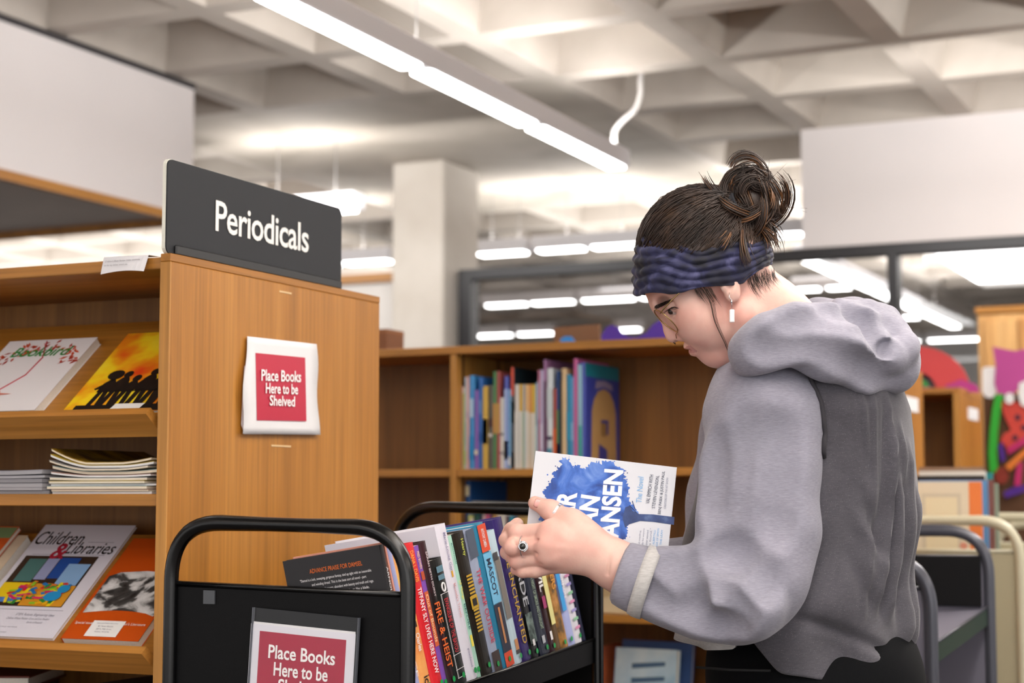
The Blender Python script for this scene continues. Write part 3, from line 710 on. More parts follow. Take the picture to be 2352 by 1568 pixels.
# ---- sign holder on the end panel
YS = CY0 - .004
tlc, trc = on_y(586, 1394, YS), on_y(825, 1418, YS)
U = (trc - tlc); wS = U.length; U.normalize(); V = Vector((-U.z, 0, U.x))
t = thing('sign_holder', 'clear acrylic holder with red Place Books sign on the black cart', 'sign holder', (tlc + trc) / 2 - V * .1)
def S(u, v, e=0.0): return tlc + U * u - V * v - Vector((0, e, 0)) - t.location
def sbox(name, u0, u1, v0, v1, e0, e1, m): return MB().prism([S(u0, v0, e0), S(u1, v0, e0), S(u1, v1, e0), S(u0, v1, e0)], Vector((0, e0 - e1, 0))).build(name, m, t)
hS = .205
sbox('back_plate', 0, wS, 0, hS, -.0012, .0, mat('acrylic_dark', '#0b0c10', .2, 0, .15))
sbox('sheet', -.0025, wS - .004, .0195, hS, .0003, .0008, PAPER)
sbox('sheet', -.004, wS - .003, .0225, hS, .0010, .0016, mat('paper_bluish', '#dcdce6', .7))
sbox('red_panel', .0115, wS - .017, .0315, hS - .012, .0018, .0020, mat('sign_red_deep', '#a41c3c', .5))
for body, x0, x1, yl, hh in (('Place Books', 619, 772, 1497, 31), ('Here to be', 631, 755, 1536, 31), ('Shelved', 641, 742, 1573, 31)):
    a = on_y(x0, yl, YS); b = on_y(x1, yl + 12.5, YS)
    lettering(body, REDTXT, t, (a + b) / 2 - t.location - Vector((0, .0022, 0)), U, V, w=(b - a).length, h=hh / F_PX * 2.42, bold=.018, eps=.0004)
ac = glass('acrylic_clear', .02, .05)
sbox('front_sleeve', -.001, wS + .001, .0, hS, .0032, .0042, ac)
for u in (-.0018, wS): sbox('edge', u, u + .0018, 0, hS, -.001, .0042, mat('acrylic_edge', '#5d6068', .15))

# ---------------------------------------------------------------- books
def book(name, label, M, th, dp, h, cover, page=None, cat='book', group=None, hard=True, cov2=None):
    """M places the book: local x runs from fore-edge (-dp) to spine (0), y is thickness, z is up"""
    o = thing(name, label, cat, group=group); o.matrix_world = M
    ct_ = .0016 if hard else .0006; ov = .003 if hard else 0
    MB().box((-dp + ov, ct_, ov), (-.003, th - ct_, h - ov)).build('pages', page or PAGE_W, o)
    m = MB(); m.box((-dp, 0, 0), (-.002, ct_, h)); m.box((-dp, th - ct_, 0), (-.002, th, h))
    n = 6; rd = min(.0035, th * .2) if hard else .0005   # rounded spine
    for k in range(n):
        a0, a1 = -1 + 2 * k / n, -1 + 2 * (k + 1) / n
        f = lambda a: (-.0028 + rd * (1 - a * a) + .0005, th / 2 + a * th / 2)
        (xa, ya), (xb, yb) = f(a0), f(a1)
        m.add([(xa, ya, 0), (xb, yb, 0), (xb, yb, h), (xa, ya, h), (xa - .0015, ya, 0), (xb - .0015, yb, 0), (xb - .0015, yb, h), (xa - .0015, ya, h)], [(0, 1, 2, 3), (0, 4, 5, 1), (3, 2, 6, 7), (5, 4, 7, 6)])
    m.build('cover', cover, o)
    o['sx'] = rd - .0022
    return o
def spine_text(o, body, m, th, h, z0, z1, frac=.62, bold=.01, shear=0, name='spine_title', y=.5):
    """letters reading downwards on the spine between heights z0 and z1 (fractions)"""
    return lettering(body, m, o, (o['sx'] + .0008, th * y, h * (z0 + z1) / 2), (0, 0, -1), (0, 1, 0), w=h * abs(z1 - z0), h=th * frac, bold=bold, shear=shear, eps=.0002, name=name)
def spine_patch(o, m, th, h, z0, z1, y0=.04, y1=.96, e=.0005, name='spine_print'):
    x = o['sx'] + e
    return mesh_obj(name, [(x, th * y0, h * z0), (x, th * y1, h * z0), (x, th * y1, h * z1), (x, th * y0, h * z1)], [(0, 1, 2, 3)], m, o)
def dot(o, th, h, y=.6, z=.06, m=None, r=.0042):
    x = o['sx'] + .0016
    mesh_obj('sticker_dot', [(x, th * y + r * math.cos(2 * math.pi * k / 14), h * z + r * math.sin(2 * math.pi * k / 14)) for k in range(14)], [list(range(14))], m or mat('dot_green', '#0f9a4a', .4), o)
TB = R_(10)
def lip_y(px):   # where a picture column meets the front edge of the top shelf
    X = CX1 - .008
    return on_x(px, 1520, X).y
def cart_book(label, px0, px1, h, dp, cover, hard=True, lean=11, page=None, up=0.0, back=0.0, cov2=None):
    ya, yb = lip_y(px0), lip_y(px1); th = (yb - ya) * math.cos(R_(lean)) * (.985 if lean > 5 else .93)
    base = Vector((CX1 - .012 - back, ya, SHZ + .001 - back * math.tan(TB) + up))
    base = tl_s(base)
    # tilted back with the shelf, then leaning towards the near end
    Rm = Matrix.Rotation(math.atan(.019), 4, 'Y') @ Matrix.Rotation(math.atan(.0585), 4, 'X') @ Matrix.Rotation(-TB, 4, 'Y') @ Matrix.Rotation(R_(lean), 4, 'X')
    o = book('book', label, Matrix.Translation(base) @ Rm, th, dp, h, cover, page, hard=hard, group='books on the top shelf of the black cart')
    return o, th
C = mat
WHTX = C('ink_white', '#f2f0f2', .5); GLD = C('ink_gold', '#c9a227', .35); YLW = C('ink_yellow', '#f4e04d', .4); REDI = C('ink_red', '#c8303c', .4); ORGI = C('ink_orange', '#e2702a', .4)
# dark book seen over the end panel, back cover towards us
o, th = cart_book('dark grey book with orange and white print showing above the end panel', 949.5, 959.5, .2158, .158, C('bk_charcoal', '#2b2a2d', .45), True, 4.2)
O = o
def back_text(body, m, x, z, w, h, sh=0): lettering(body, m, O, (x, -.0002, z), (1, 0, 0), (0, 0, 1), w=w, h=h, eps=.0003, name='back_print', shear=sh)
back_text('ADVANCE PRAISE FOR DAMSEL', ORGI, -.075, .196, .085, .0062)
for k, (b_, w_) in enumerate((('"Damsel is a lush, sweeping, gorgeous fantasy, tied up tight with an inexorable', .115), ('and winding dread. This is the best sort of novel - part', .088), ('journey, part discovery, abundant with beauty and truth and rage.', .1), ('It is sharp and quick and cuts like a blade.', .075))): back_text(b_, WHTX, -.078 + .004 * k, .184 - .0073 * k, w_, .0048)
back_text('- bestselling author of', ORGI, -.05, .153, .05, .0045); back_text('Now and when beneath her feet', ORGI, -.05, .146, .06, .0045)
spine_text(o, 'ARNOLD', WHTX, th, .2158, .86, .66, .4)
o, th = cart_book('salmon pink book between the dark grey book and the cart handle', 967.2, 970.4, .2195, .15, C('bk_salmon', '#e09a86', .5), True, 6)
o, th = cart_book('pale periwinkle book with white spine title behind the cart handle', 971, 980, .2120, .15, ramp_mat('bk_periwinkle', [(.3, '#9aa3d2'), (.7, '#b6b4dc')], (1, 1, 1), 3, 9, .5), True, 6)
spine_text(o, 'DANCE', WHTX, th, .2120, .46, .14, .55)
spec = []
o, th = cart_book('orange and yellow book with small dark flower on its spine', 980, 1004, .2065, .15, ramp_mat('bk_peach', [(.3, '#e98b4a'), (.5, '#efa65c'), (.7, '#e8c46a')], (1, 1, 3), 4, 7, .45), True, 6)
spine_text(o, 'ROUSSEAU', YLW, th, .2065, .72, .5, .4, shear=.2); spine_text(o, 'Charles', WHTX, th, .2065, .42, .30, .35)
spine_patch(o, C('bk_dark_flower', '#3b2413', .5), th, .2065, .46, .50, .35, .65); spine_text(o, 'ic', C('ink_black', '#151515', .5), th, .2065, .13, .08, .5); dot(o, th, .2065)
o, th = cart_book('bright red book, its white title running down the spine', 1004, 1029, .2102, .155, C('bk_red', '#d6222b', .4), True, 6)
spine_text(o, 'DANA L DAVIS', C('ink_amber', '#f2a73c', .4), th, .2102, .95, .74, .3); spine_text(o, 'TIFFANY SLY LIVES HERE NOW', WHTX, th, .2102, .70, .12, .36); dot(o, th, .2102, .7, .05)
o, th = cart_book('purple paperback with orange panel on its spine', 1029, 1039, .2065, .15, C('bk_violet', '#7a4aa8', .4), False, 6)
spine_patch(o, C('bk_burntorange', '#d05f34', .4), th, .2065, .30, .68, .05, .95); spine_text(o, 'Out of Bounds', C('ink_peach', '#f6d3a8', .4), th, .2065, .66, .33, .6); spine_text(o, 'FRED BOWEN', C('ink_peach', '#f6d3a8', .4), th, .2065, .96, .84, .5); spine_patch(o, C('bk_rust', '#b04a2a', .4), th, .2065, .76, .82, .2, .9, .0009); dot(o, th, .2065, .5, .05)
o, th = cart_book('black and maroon book, its fiery orange title down the spine', 1039, 1056, .2102, .155, ramp_mat('bk_maroonblack', [(.35, '#120b0c'), (.6, '#3a1420'), (.8, '#571c28')], (1, 1, 4), 3, 3, .4), True, 6)
spine_text(o, 'SARAH BETH DURST', C('ink_pale', '#d8cbd0', .4), th, .2102, .93, .62, .22); spine_text(o, 'FIRE & HEIST', C('ink_fire', '#e0692a', .4), th, .2102, .58, .13, .7, .015); dot(o, th, .2102, .6, .05)
hE = .1820
o, th = cart_book('shorter black book with red title and white line pattern, against the tall lilac white one', 1056, 1082, hE, .15, C('bk_black', '#141716', .4), True, 6)
spine_text(o, 'EVANGELINE OF THE BAYOU', REDI, th, hE, .68, .25, .33)
for z_ in (.72, .23, .115, .05): spine_patch(o, WHTX, th, hE, z_, z_ + .004, .12, .9, name='spine_line')
for y_ in (.14, .2): spine_patch(o, WHTX, th, hE, .05, .72, y_, y_ + .02, name='spine_line')
spine_patch(o, C('ink_slate', '#5a7f90', .4), th, hE, .89, .94, .25, .8); spine_patch(o, C('ink_slate', '#5a7f90', .4), th, hE, .83, .87, .25, .8)
m_ = MB().tube([(o['sx'] + .001, th * .5 + .0048 * math.cos(a), hE * .77 + .0062 * math.sin(a)) for a in [2 * math.pi * k / 14 for k in range(14)]], .0013, 5, closed=True); m_.build('spine_emblem', WHTX, o)
dot(o, th, hE, .6, .06)
hL = .2293
o, th = cart_book('tallest book of the cart row, thick lilac white cover', 1082, 1106, hL, .19, C('bk_lilacwhite', '#dcdae6', .45), True, 6)
spine_text(o, 'Marie-Louise Gay', C('ink_violetgrey', '#8a86a8', .5), th, hL, .95, .70, .3, shear=.2); spine_text(o, "Mustafa's Travels", C('ink_rose', '#d9a9ae', .5), th, hL, .62, .40, .22); spine_patch(o, C('ink_mustard', '#d9a32a', .5), th, hL, .66, .70, .45, .6); spine_text(o, 'groundwood', C('ink_violetgrey', '#8a86a8', .5), th, hL, .2, .08, .22); dot(o, th, hL, .7, .05)
hM = .2126
o, th = cart_book('mint green paperback with yellow and dark letters', 1106, 1114, hM, .15, C('bk_mint', '#a9d6c4', .45), False, 6)
spine_text(o, '10 Things', YLW, th, hM, .68, .55, .7); spine_text(o, 'BEFORE', C('ink_teal', '#2c6f72', .5), th, hM, .52, .34, .5); spine_patch(o, YLW, th, hM, .22, .30, .2, .8); spine_text(o, 'gimmell', C('ink_teal', '#2c6f72', .5), th, hM, .95, .8, .4); dot(o, th, hM, .5, .06)
hB = .2144
o, th = cart_book('black hardback with gold ornament down its spine', 1116, 1141, hB, .16, ramp_mat('bk_blackgold', [(.35, '#15120d'), (.6, '#241d14'), (.85, '#3b2c18')], (1, 1, 2), 4, 14, .4), True, 6)
for k in range(17): spine_patch(o, GLD, th, hB, .30 + k * .024, .313 + k * .024, .28, .78, name='spine_ornament')
spine_patch(o, GLD, th, hB, .46, .55, .2, .86, .0004); spine_patch(o, C('bk_soot', '#0e0c0a', .4), th, hB, .48, .53, .34, .72, .0009); spine_text(o, 'Hearty', C('ink_lime', '#c6d24a', .5), th, hB, .95, .83, .3); dot(o, th, hB, .6, .06)
hW = .2161
o, th = cart_book('grey blue book with pink red letters next to the teal one', 1141, 1160, hW, .155, ramp_mat('bk_greyblue', [(.3, '#8f9db8'), (.55, '#a9b2ca'), (.8, '#c8c6d6')], (1, 1, 2), 3, 6, .45), True, 6)
spine_patch(o, C('bk_slateblue', '#4a5568', .45), th, hW, .80, 1.0); spine_patch(o, C('bk_darkbrown', '#3c2c2a', .45), th, hW, 0, .14); spine_text(o, 'THE WAR OUTSIDE', C('ink_raspberry', '#cf3350', .4), th, hW, .72, .2, .5); dot(o, th, hW, .5, .05)
hT = .2214
o, th = cart_book('teal covered book, orange and sky blue blocks on its spine', 1160, 1187, hT, .155, C('bk_teal', '#2f86ac', .4), True, 6)
spine_patch(o, C('bk_vermilion', '#df4a23', .4), th, hT, .80, .99, .3, 1); spine_text(o, 'ANTHONY ZAMBRA', WHTX, th, hT, .96, .83, .25, y=.65); spine_patch(o, C('bk_skyblue', '#76c2ea', .4), th, hT, .44, .79, .3, 1); spine_text(o, 'MASCOT', C('ink_navy', '#1f2a4a', .4), th, hT, .75, .49, .36, y=.65)
spine_patch(o, C('bk_ink', '#20243a', .4), th, hT, .1, .435, .3, 1); spine_patch(o, C('ink_tan', '#c98a56', .4), th, hT, .16, .41, .56, .72, .0009); spine_patch(o, C('bk_vermilion', '#df4a23', .4), th, hT, .0, .1, .3, 1); dot(o, th, hT, .65, .05)
hS2 = .2082
o, th = cart_book('pale ice blue book with grey pencil picture, below the curled fingers', 1187, 1208, hS2, .15, C('bk_iceblue', '#c4dbe8', .45), True, 6)
spine_patch(o, C('ink_graphite', '#3d3a40', .5), th, hS2, .78, .84, .1, .6); spine_patch(o, C('ink_pewter', '#7d7670', .4), th, hS2, .34, .80, .18, .74); spine_patch(o, C('ink_tan', '#c98a56', .4), th, hS2, .1, .18, .45, .8); spine_patch(o, C('ink_graphite', '#3d3a40', .5), th, hS2, .07, .1, .4, .85); dot(o, th, hS2, .75, .05)
hP = .2258
o, th = cart_book('deep purple book with gold capitals', 1208, 1229, hP, .158, ramp_mat('bk_purple', [(.35, '#2b1c56'), (.6, '#3c2a78'), (.8, '#5a44a0')], (1, 1, 1), 4, 10, .4), True, 6)
spine_text(o, 'THE ENCHANTED', GLD, th, hP, .80, .12, .45); dot(o, th, hP, .7, .05)
o, th = cart_book('black book with large pale capitals and a misty picture below', 1230, 1246, .1978, .15, C('bk_black2', '#17171a', .4), True, 6)
spine_text(o, 'FADE', C('ink_mist', '#b9bcc4', .4), th, .1978, .80, .42, .7); spine_patch(o, ramp_mat('bk_mist', [(.4, '#2a3a38'), (.7, '#8ea39c')], (1, 1, 1), 3, 60, .5), th, .1978, .12, .36); dot(o, th, .1978, .6, .05); spine_patch(o, WHTX, th, .1978, .1, .15, .3, .6, .0009)
o, th = cart_book('dark navy hardback with fine pale green title', 1250, 1272, .2004, .155, C('bk_navy', '#1b2136', .4), True, 6)
spine_text(o, 'A NIGHT OF SMOKE AND STARLIGHT', C('ink_sage', '#9fb39a', .4), th, .2004, .62, .2, .3); spine_text(o, '7', C('ink_mist', '#b9bcc4', .4), th, .2004, .90, .82, .5); spine_patch(o, C('ink_seafoam', '#7fa39a', .5), th, .2004, .70, .76, .35, .7); dot(o, th, .2004, .6, .05); spine_patch(o, C('ink_mist', '#b9bcc4', .4), th, .2004, .09, .15, .3, .6)
o, th = cart_book('plum black book with bold white letters', 1272, 1284, .1978, .15, C('bk_plum', '#33161f', .4), True, 6)
spine_text(o, 'DEVIL', WHTX, th, .1978, .80, .5, .75, .03); spine_patch(o, C('ink_magenta', '#a3306a', .5), th, .1978, .36, .46, .2, .8); spine_patch(o, WHTX, th, .1978, .1, .17, .3, .7); dot(o, th, .1978, .6, .05)
o, th = cart_book('pale yellow spined book with brown lower half', 1284, 1297, .1960, .15, C('bk_brown', '#5e431f', .45), True, 6)
spine_patch(o, C('bk_paleyellow', '#e5dd94', .5), th, .1960, .22, .99, .0, .7)
o, th = cart_book('mottled brown and orange book with amber letters', 1297, 1314, .1943, .15, ramp_mat('bk_mottled', [(.35, '#59401a'), (.5, '#a8762c'), (.62, '#c48a4a'), (.75, '#7a8a3a')], (1, 1, 1), 4, 45, .45), True, 6)
spine_text(o, 'NAMERS', C('ink_amber', '#f2a73c', .4), th, .1943, .82, .5, .5); dot(o, th, .1943, .4, .05)
o, th = cart_book('lavender blue book with bright azure block', 1314, 1330, .1960, .15, C('bk_lavblue', '#a9b2e2', .45), True, 6)
spine_patch(o, C('bk_azure', '#3ba2e8', .4), th, .1960, .3, .72, .0, .55); spine_text(o, 'CRISPIN & SIMMON', WHTX, th, .1960, .85, .4, .35, y=.7); spine_patch(o, C('bk_palecyan', '#8fd0f2', .4), th, .1960, .72, .95, 0, .5); dot(o, th, .1960, .3, .06)
o, th = cart_book('white book striped with pink and pale green', 1330, 1345, .1943, .15, C('bk_white', '#e2e0ea', .45), True, 6)
for k in range(11): spine_patch(o, (C('ink_pink', '#d88fb8', .5), C('ink_lightgreen', '#8fc7a0', .5), C('ink_lilac', '#a39ad6', .5))[k % 3], th, .1943, .12 + k * .075, .145 + k * .075, .2, .9, name='spine_stripe')
dot(o, th, .1943, .6, .06)
o, th = cart_book('dark navy book, last of the row against the far cart end', 1346, 1354, .1908, .15, C('bk_midnight', '#171a3c', .45), True, 6)
# books on the lower shelf of the cart, only their tops show
SH2 = .52
low = [('#d8d2c4', 'cream'), ('#5e8f6a', 'leaf green'), ('#d9d6d4', 'white'), ('#a83f5a', 'raspberry'), ('#e0cfc4', 'blush'), ('#3b5a8c', 'denim blue'), ('#d6a83a', 'mustard'), ('#2b2b34', 'black'), ('#3f74b0', 'blue'), ('#e4dcc0', 'ivory')]
yy = 2.49
for k, (h_, nm_) in enumerate(low):
    th = (.018, .025, .021, .016, .023)[k % 5]
    base = tl_s((CX1 - .012, yy, SH2 + .001)); yy += th + .0012
    Rm = Matrix.Rotation(math.atan(.019), 4, 'Y') @ Matrix.Rotation(-TB, 4, 'Y')
    book('book', '%s book on the lower cart shelf under the lip, only its top showing' % nm_, Matrix.Translation(base) @ Rm, th, .15, .262 + .012 * math.sin(k * 2.3), C('low_%d' % k, h_, .5), hard=True, group='books on the lower shelf of the black cart')

# ---------------------------------------------------------------- the book in her hands
Pt = [at(1230, 1035, 2.494), at(1555, 1073, 2.492), at(1533, 1306, 2.476)]
bo = Pt[0]; bu = (Pt[1] - Pt[0]); bv = (Pt[0] - Pt[1]).cross(Vector((0, 0, 0)))
Wb = bu.length; bu.normalize()
dn = (Pt[2] - Pt[1]); dn = dn - bu * dn.dot(bu); Hb = dn.length; dn.normalize()
bn = bu.cross(-dn)   # towards the viewer
Mb = Matrix((( bu.x, -dn.x, bn.x, bo.x), (bu.y, -dn.y, bn.y, bo.y), (bu.z, -dn.z, bn.z, bo.z), (0, 0, 0, 1)))
# local: x along the long edge, y up (0 at top edge), z towards the viewer
hb = thing('book', 'white book with blue tree and bold white title held in her hands', 'book'); hb.matrix_world = Mb
TH = .026
cw_ = C('held_cover', '#dbdde4', .35)
MB().box((.003, -Hb + .004, -TH + .002), (Wb - .003, -.003, -.0018)).build('pages', PAGE_W, hb)
MB().box((0, -Hb, -.0018), (Wb, 0, 0), bev=.0004).build('front_cover', cw_, hb)
MB().box((0, -Hb, -TH), (Wb, 0, -TH + .0018), bev=.0004).box((0, -Hb - .001, -TH), (Wb, -Hb + .0022, 0), bev=.0006).build('back_cover', C('held_navy', '#1d2a4e', .35), hb)
s_ = Wb / 327.0   # one picture pixel in metres on the cover
def hp(px, py):   # picture point -> cover plane
    d = ray(px, py); k = (bo - CAMP).dot(bn) / d.dot(bn); v = CAMP + d * k - bo
    return (v.dot(bu), -v.dot(dn))
BLU = ramp_mat('watercolour_blue', [(.28, '#122a63'), (.42, '#2350a8'), (.55, '#3f6fcb'), (.68, '#6f94dd'), (.8, '#9db6e8')], (1, 1, 1), 7, 34, .4, 0.8)
outl = [(1239, 1175), (1243, 1164), (1255, 1145), (1247, 1132), (1255, 1119), (1265, 1108), (1273, 1097), (1268, 1086), (1281, 1078), (1289, 1068), (1284, 1060), (1298, 1049), (1307, 1060), (1316, 1068), (1327, 1066), (1338, 1076), (1348, 1074), (1356, 1064), (1370, 1060), (1381, 1062), (1391, 1058), (1405, 1060), (1415, 1070), (1426, 1074), (1435, 1081), (1434, 1097), (1442, 1111), (1446, 1121), (1442, 1135), (1445, 1145), (1453, 1159), (1465, 1178), (1453, 1188), (1445, 1204), (1439, 1223), (1437, 1234), (1423, 1246), (1407, 1247), (1391, 1250), (1327, 1250), (1273, 1223), (1247, 1207), (1240, 1191)]
r4 = random.Random(21); pts = []
for i in range(len(outl)):
    a, b = outl[i], outl[(i + 1) % len(outl)]; L_ = math.dist(a, b); n = max(2, int(L_ / 2.6))
    nx, ny = (b[1] - a[1]) / L_, -(b[0] - a[0]) / L_
    for k in range(n):
        f = k / n; j = r4.gauss(0, 2.1); pts.append(hp(a[0] + (b[0] - a[0]) * f + nx * j, a[1] + (b[1] - a[1]) * f + ny * j))
flat_shape(hb, 'printed_crown', BLU, pts, .0003)
fl_ = MB()
for k in range(70):
    i = r4.randrange(len(outl)); a, b = outl[i], outl[(i + 1) % len(outl)]; f = r4.random()
    x, y = a[0] + (b[0] - a[0]) * f + r4.gauss(0, 5), a[1] + (b[1] - a[1]) * f + r4.gauss(0, 5); rr = r4.uniform(.6, 2.0)
    if 1240 < x < 1470 and 1046 < y < 1250:
        fl_.add([(*hp(x + rr * math.cos(t_), y + rr * math.sin(t_)), .0004) for t_ in (0, 1.1, 2.2, 3.3, 4.4, 5.4)], [(5, 4, 3, 2, 1, 0)])
fl_.build('printed_speckles', BLU, hb)
NVY = ramp_mat('watercolour_navy', [(.3, '#1d2f62'), (.6, '#33497f'), (.8, '#5f76a6')], (1, 1, 1), 4, 50, .4)
flat_shape(hb, 'printed_trunk', NVY, [hp(*p) for p in [(1548, 1205), (1500, 1198), (1470, 1196), (1444, 1204), (1436, 1212), (1430, 1190), (1436, 1165), (1448, 1160), (1452, 1172), (1468, 1180), (1500, 1181), (1549, 1187)]], .0005)
for a, b in (((1446, 1160), (1463, 1178)), ((1452, 1150), (1460, 1172))):
    MB().tube([(*hp(*a), .0006), (*hp(*b), .0006)], .0006, 5).build('printed_branch', NVY, hb)
KW = C('title_white', '#f6f7fb', .4)
def hword(body, xa, ya, xb, yb, hpx, m, bold=.02, al=.0008, nm='title', shear=0):
    a, b = hp(xa, ya), hp(xb, yb); o_ = Vector(((a[0] + b[0]) / 2, (a[1] + b[1]) / 2, al)); u = Vector((b[0] - a[0], b[1] - a[1], 0)); L_ = u.length; u.normalize()
    return lettering(body, m, hb, o_, u, (-u.y, u.x, 0), w=L_, h=hpx * s_, bold=bold, eps=.0001, name=nm, shear=shear)
hword('DEAR', 1285, 1254, 1304, 1128, 45, KW, .035); hword('EVAN', 1339, 1262, 1357, 1138, 45, KW, .035); hword('HANSEN', 1396, 1268, 1410, 1078, 45, KW, .035)
hword('The Novel', 1467, 1154, 1472, 1094, 13, C('print_lightblue', '#7db4e4', .4), .0, nm='subtitle', shear=.1)
inkb = C('held_ink', '#2d3350', .4); inkg = C('held_inkgrey', '#8f93a8', .4)
hword('VAL EMMICH WITH', 1487, 1156, 1497, 1090, 8.5, inkb, 0, nm='author'); hword('STEVEN LEVENSON,', 1501, 1167, 1511, 1092, 8.5, inkb, 0, nm='author'); hword('BENJ PASEK & JUSTIN PAUL', 1515, 1180, 1525, 1082, 8.5, inkb, 0, nm='author'); hword('CREATORS OF THE HIT SHOW', 1527, 1168, 1533, 1096, 5, inkg, 0, nm='author')
for k, (b_, c_) in enumerate((('inspired reading,', inkg), ('especially for anyone', inkg), ("who's ever wanted", inkg), ('to be found."', inkg), ('BECKY ALBERTALLI', C('print_lightblue', '#7db4e4', .4)), ('AUTHOR OF SIMON', C('print_lightblue', '#7db4e4', .4)), ('AND THE LEAH', C('print_lightblue', '#7db4e4', .4)))):
    hword(b_, 1466 + k * 8.2, 1270, 1471 + k * 8.2, 1217 - (k % 2) * 4, 4.6, c_, 0, nm='blurb')
# ---------------------------------------------------------------- low oak bookcase behind her
BXL, BXM, BXR, BY0, BY1, BT = -2.93, on_y(1040, 900, 3.95).x, -1.165, 3.95, 4.55, 1.527
bb = thing('bookcase', 'low oak bookcase with picture books, standing behind her', 'bookcase', ((BXL + BXR) / 2, (BY0 + BY1) / 2, 0))
YBK = 4.235
for x in (BXL, BXM - .0085, BXR - .017): wb(bb, 'upright', OAK_E, [((x, BY0, 0), (x + .017, BY1 - .001, BT - .0205))])
wb(bb, 'top_board', OAK_EH, [((BXL - .001, BY0 - .001, BT - .02), (BXR + .001, BY1, BT))])
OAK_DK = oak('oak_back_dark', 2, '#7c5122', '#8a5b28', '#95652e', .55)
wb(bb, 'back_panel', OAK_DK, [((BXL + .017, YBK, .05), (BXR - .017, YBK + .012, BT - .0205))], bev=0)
for xa, xb in ((BXL + .0172, BXM - .0087), (BXM + .0087, BXR - .0172)):
    for zt in (1.214, .86, .50, .12): wb(bb, 'shelf', OAK_EH, [((xa, BY0 + .004, zt - .019), (xb, YBK - .0005, zt))])
    for zt in (1.15, .75, .12): wb(bb, 'shelf', OAK_EH, [((xa, YBK + .0125, zt - .019), (xb, BY1 - .004, zt))])
# metal shelf strips
a = on_y(1058, 850, 3.99); b = on_y(1118, 850, 4.2)
for p_ in (a, b): MB().box((BXM + .0087, p_.y - .006, .06), (BXM + .0097, p_.y + .006, BT - .021)).build('shelf_strip', mat('strip_bronze', '#7a5330', .4, .6), bb, M=loc(None, bb))
# upright picture books on the upper shelf; px span of each spine, top y, colours
LASTX = {'picture books on the upper shelf behind her': BXM + .0105, 'picture books on the middle shelf behind her': BXM + .0262}
def shelf_book(label, px0, px1, ytop, zs, hexc, bands=(), group=None, Yf=3.975, dp=.2, ybot=None, hard=True):
    xa, xb = on_y(px0, ytop, Yf).x, on_y(px1, ytop, Yf).x
    if group in LASTX: xa = max(xa, LASTX[group]); xb = max(xb, xa + .005); LASTX[group] = xb
    h = on_y((px0 + px1) / 2, ytop, Yf).z - zs - .001
    th = max(.004, xb - xa - .0006)
    M = Matrix(((0, 1, 0, xa + .0003), (-1, 0, 0, Yf), (0, 0, 1, zs + .0008), (0, 0, 0, 1)))
    col = hexc if not isinstance(hexc, str) else C('sb_' + hexc.strip('#'), hexc, .5)
    o = book('picture_book', label, M, th, dp, h, col, group=group, hard=hard)
    for (z0, z1, hc) in bands: spine_patch(o, C('sb_' + hc.strip('#'), hc, .5), th, h, z0, z1)
    return o
def bx(v): return 1020 + v / 5.2275
def by(v): return 800 + v / 5.2275
g1 = 'picture books on the upper shelf behind her'
